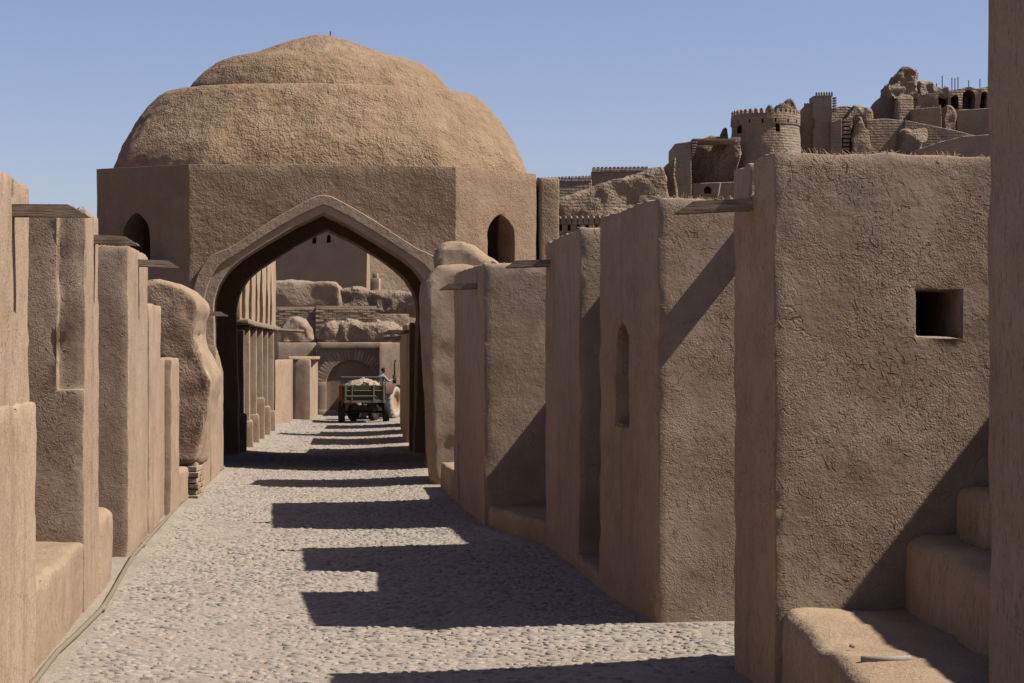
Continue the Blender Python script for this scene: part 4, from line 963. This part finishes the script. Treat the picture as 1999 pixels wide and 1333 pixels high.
# rubble load
bm = bmesh.new(); bmesh.ops.create_grid(bm, x_segments=30, y_segments=44, size=.5)
for v in bm.verts:
    x, y = v.co.x, v.co.y; e = max(0, 1 - (2 * abs(x)) ** 3) * max(0, 1 - (2 * abs(y)) ** 4)
    p = Vector((x * 4, y * 8, 2)); v.co = Vector((x * 1.60, (y + .5) * 2.7 + .04, 1.36 + .36 * e * (1 - .4 * abs(x - .05)) + .08 * noise.noise(p * 1.6) + .05 * noise.noise(p * 4)))
ld_ = to_obj(bm, 'rubble_load', ['rubble'], None, True, tl.location[:]); ld_.rotation_euler = (0, 0, R(7)); tag(ld_, 'heap of pale mud rubble piled in the trailer', 'rubble')
rr = random.Random(9)
for i in range(26):
    x, y = rr.uniform(-.62, .66), rr.uniform(.1, 1.6)
    o = to_obj(rock_mesh(rr.uniform(.05, .12), i * 1.7, (1, 1, .8)), 'clod', ['rubble'], ld_, False, (x, y, 1.60 - .30 * abs(x) + .14 * min(1, y)))
# tractor
tr_ = thing('tractor', (-5.71, 86.4, street_z(-5.71, 86.4)), 'faded red tractor with big dusty rear wheel pulling the trailer', 'tractor', rz=R(-17))
WR = .70
for x in (-.72, .72): wheel(tr_, (x, 0, WR), WR, .40, 'rubber_dust', 'rim', lugs=20)
for x in (-.62, .62): wheel(tr_, (x, 2.15, .40), .40, .22, 'rubber_dust', 'rim', lugs=0)
to_obj(cyl_bm((0, 0, WR), (1, 0, 0), .12, 1.3, 14), 'rear_axle', ['iron'], tr_, True); to_obj(cyl_bm((0, 2.15, .42), (1, 0, 0), .06, 1.1, 12), 'front_axle', ['iron'], tr_, True)
part(tr_, 'gearbox', 'iron', (-.22, .22, -.3, 1.2, .48, .98), bevel=.04)
part(tr_, 'engine', 'iron', (-.2, .2, 1.2, 2.25, .5, 1.0), bevel=.03)
part(tr_, 'hood', 'red', (-.27, .27, 1.0, 2.4, 1.0, 1.42), bevel=.07); part(tr_, 'grille', 'greymetal', (-.22, .22, 2.40, 2.43, 1.02, 1.36))
part(tr_, 'dashboard', 'red', (-.27, .27, .80, 1.02, 1.0, 1.48), bevel=.04)
for sx in (-1, 1):
    bm = bmesh.new(); n = 12; Ls = []
    for i in range(n + 1):
        t = math.pi * (.12 + .72 * i / n); q = WR * 1.13
        Ls.append([bm.verts.new((sx * x, q * math.cos(t) * k_, WR + q * math.sin(t) * k_)) for x, k_ in ((.48, .88), (.48, 1.0), (.97, 1.0), (.97, .95), (.94, .95), (.51, .96), (.51, .88))])
    for A, B in zip(Ls, Ls[1:]):
        for j in range(7): bm.faces.new((A[j], A[(j + 1) % 7], B[(j + 1) % 7], B[j]))
    bm.faces.new(Ls[0]); bm.faces.new(Ls[-1][::-1]); bmesh.ops.recalc_face_normals(bm, faces=bm.faces)
    to_obj(bm, 'mudguard', ['red'], tr_)
part(tr_, 'seat', 'iron', (-.23, .23, -.20, .24, 1.06, 1.14), (-.23, .23, -.26, -.19, 1.12, 1.38), bevel=.03)
to_obj(tube_bm([(.17, 1.72, 1.40), (.17, 1.72, 1.82)], .085, 14), 'muffler', ['iron'], tr_, True)
to_obj(tube_bm([(.17, 1.72, 1.80), (.17, 1.72, 2.32), (.19, 1.70, 2.40), (.24, 1.66, 2.47)], .032, 10), 'exhaust_pipe', ['iron'], tr_, True)
bm = tube_bm([(0, .85, 1.42), (0, .60, 1.56)], .02, 8)
ring = [(0 + .20 * math.cos(a), .60 + .09 * math.sin(a) , 1.56 + .18 * math.sin(a)) for a in [2 * math.pi * i / 20 for i in range(21)]]
bm = tube_bm(ring, .016, 6, bm); bm = tube_bm([(-.19, .6, 1.56), (.19, .6, 1.56)], .012, 6, bm)
to_obj(bm, 'steering_wheel', ['iron'], tr_, True)
part(tr_, 'drawbar', 'iron', (-.05, .05, -.7, -.28, .46, .54))

# driver, one continuous skinned body
def person():
    root = thing('person', (0, 0, 0), 'man in a grey shirt leaning forward on the tractor seat, facing right', 'person')
    vs, es, rs, seg = [], [], [], []
    def add(p, r, link=None):
        vs.append(Vector(p)); rs.append(r)
        if link is not None: es.append((link, len(vs) - 1))
        return len(vs) - 1
    pel = add((0, 0, .10), .150); w1 = add((0, .06, .26), .148, pel); ch = add((0, .18, .46), .165, w1); up = add((0, .24, .57), .125, ch)
    nk = add((0, .29, .645), .058, up); hd0 = add((0, .33, .72), .078, nk); hd = add((0, .35, .80), .098, hd0); hd1 = add((0, .345, .88), .080, hd)
    chin = add((0, .42, .735), .045, hd0); nose = add((0, .455, .79), .018, hd)
    for s in (-1, 1):
        sh = add((s * .19, .23, .55), .075, up); el = add((s * .27, .40, .36), .052, sh); wr = add((s * .19, .60, .40), .034, el); pm = add((s * .17, .66, .425), .036, wr)
        for j in range(4):
            fx = s * (.135 + .022 * j); a = add((fx, .71 - .006 * abs(j - 1.5), .445), .0095, pm); b = add((fx, .735, .425), .0085, a); add((fx, .722, .400), .0075, b)
        th = add((s * .135, .66, .405), .0105, pm); add((s * .125, .69, .395), .0085, th)
        hp = add((s * .10, .04, .07), .105, pel); kn = add((s * .20, .44, .10), .075, hp); an = add((s * .19, .52, -.30), .050, kn); ft = add((s * .19, .58, -.345), .048, an); add((s * .20, .70, -.36), .038, ft)
    me = bpy.data.meshes.new('body'); me.from_pydata([v[:] for v in vs], es, []); o = bpy.data.objects.new('t', me); C.objects.link(o)
    sk = o.modifiers.new('s', 'SKIN'); sub = o.modifiers.new('u', 'SUBSURF'); sub.levels = 2; sub.render_levels = 2
    for i, d in enumerate(me.skin_vertices[0].data): d.radius = (rs[i], rs[i]); d.use_root = (i == 0)
    dg = bpy.context.evaluated_depsgraph_get(); m2 = bpy.data.meshes.new_from_object(o.evaluated_get(dg)); bpy.data.objects.remove(o)
    m2.materials.clear()
    for q in ('shirt', 'pants', 'skin', 'hair'): m2.materials.append(M[q])
    for p in m2.polygons:
        c = p.center; p.use_smooth = True
        if c.z > .63 and c.y > .2: p.material_index = 2
        elif c.y > .585 and c.z > .3: p.material_index = 2
        elif c.z < .17: p.material_index = 1
        else: p.material_index = 0
    m2.name = 'body'; b = bpy.data.objects.new('body', m2); C.objects.link(b); b.parent = root
    bm = bmesh.new(); bmesh.ops.create_icosphere(bm, subdivisions=3, radius=.112)
    for v in bm.verts: v.co = Vector((v.co.x * .95, v.co.y * 1.04, v.co.z * 1.02)) + v.co.normalized() * noise.noise(v.co * 30) * .008
    bmesh.ops.delete(bm, geom=[v for v in bm.verts if v.co.y > .02 and v.co.z < .055 or v.co.z < -.05], context='VERTS')
    to_obj(bm, 'hair', ['hair'], root, True, (0, .338, .825))
    for s in (-1, 1):
        e = bmesh.new(); bmesh.ops.create_icosphere(e, subdivisions=1, radius=.013); to_obj(e, 'eye', ['hair'], root, True, (s * .036, .438, .815))
        e = bmesh.new(); bmesh.ops.create_icosphere(e, subdivisions=2, radius=.03)
        for v in e.verts: v.co.x *= .4
        to_obj(e, 'ear', ['skin'], root, True, (s * .098, .345, .795))
    to_obj(box_bm(-.022, .022, -.004, .004, -.004, .004), 'mouth', ['hair'], root, False, (0, .455, .752))
    return root
ps = person()
mw = Matrix.Translation(tr_.location) @ Matrix.Rotation(R(-17), 4, 'Z')
ps.location = mw @ Vector((0, .05, 1.22)); ps.rotation_euler = (0, 0, R(-52))

# ================================================================== small things
hp = [(16, 1345), (22, 1333), (60, 1306), (100, 1278), (148, 1246), (201, 1191), (212, 1172), (254, 1088), (268, 1066), (281, 1047), (300, 1022), (315, 1007), (340, 985), (362, 967), (380, 948), (393, 936), (415, 924), (433, 914)]
pts = []
for x, y in hp:
    q = F * EYE / (y - 690.0); xx = max(X_at(x, q), XL(q) + .07); pts.append((xx, q, max(street_z(xx, q), -.05) + .04))
sm = []
for a, b in zip(pts, pts[1:]):
    n = max(2, int(math.dist(a, b) / .35))
    for i in range(n):
        t = i / n; sm.append((a[0] + (b[0] - a[0]) * t + .012 * noise.noise(Vector((a[1] + t, 1, 1))), a[1] + (b[1] - a[1]) * t, a[2] + (b[2] - a[2]) * t))
sm.append(pts[-1])
hs_ = tag(to_obj(tube_bm(sm, .026, 8), 'cable_conduit', ['hose'], None, True), 'long tan conduit lying along the foot of the left-hand piers', 'conduit')
for t in (5, 8, 13):
    p = Vector(pts[t]); d = (Vector(pts[t + 1]) - p).normalized(); to_obj(tube_bm([p - d * .09, p + d * .09], .036, 10), 'coupling', ['hose'], hs_, True)
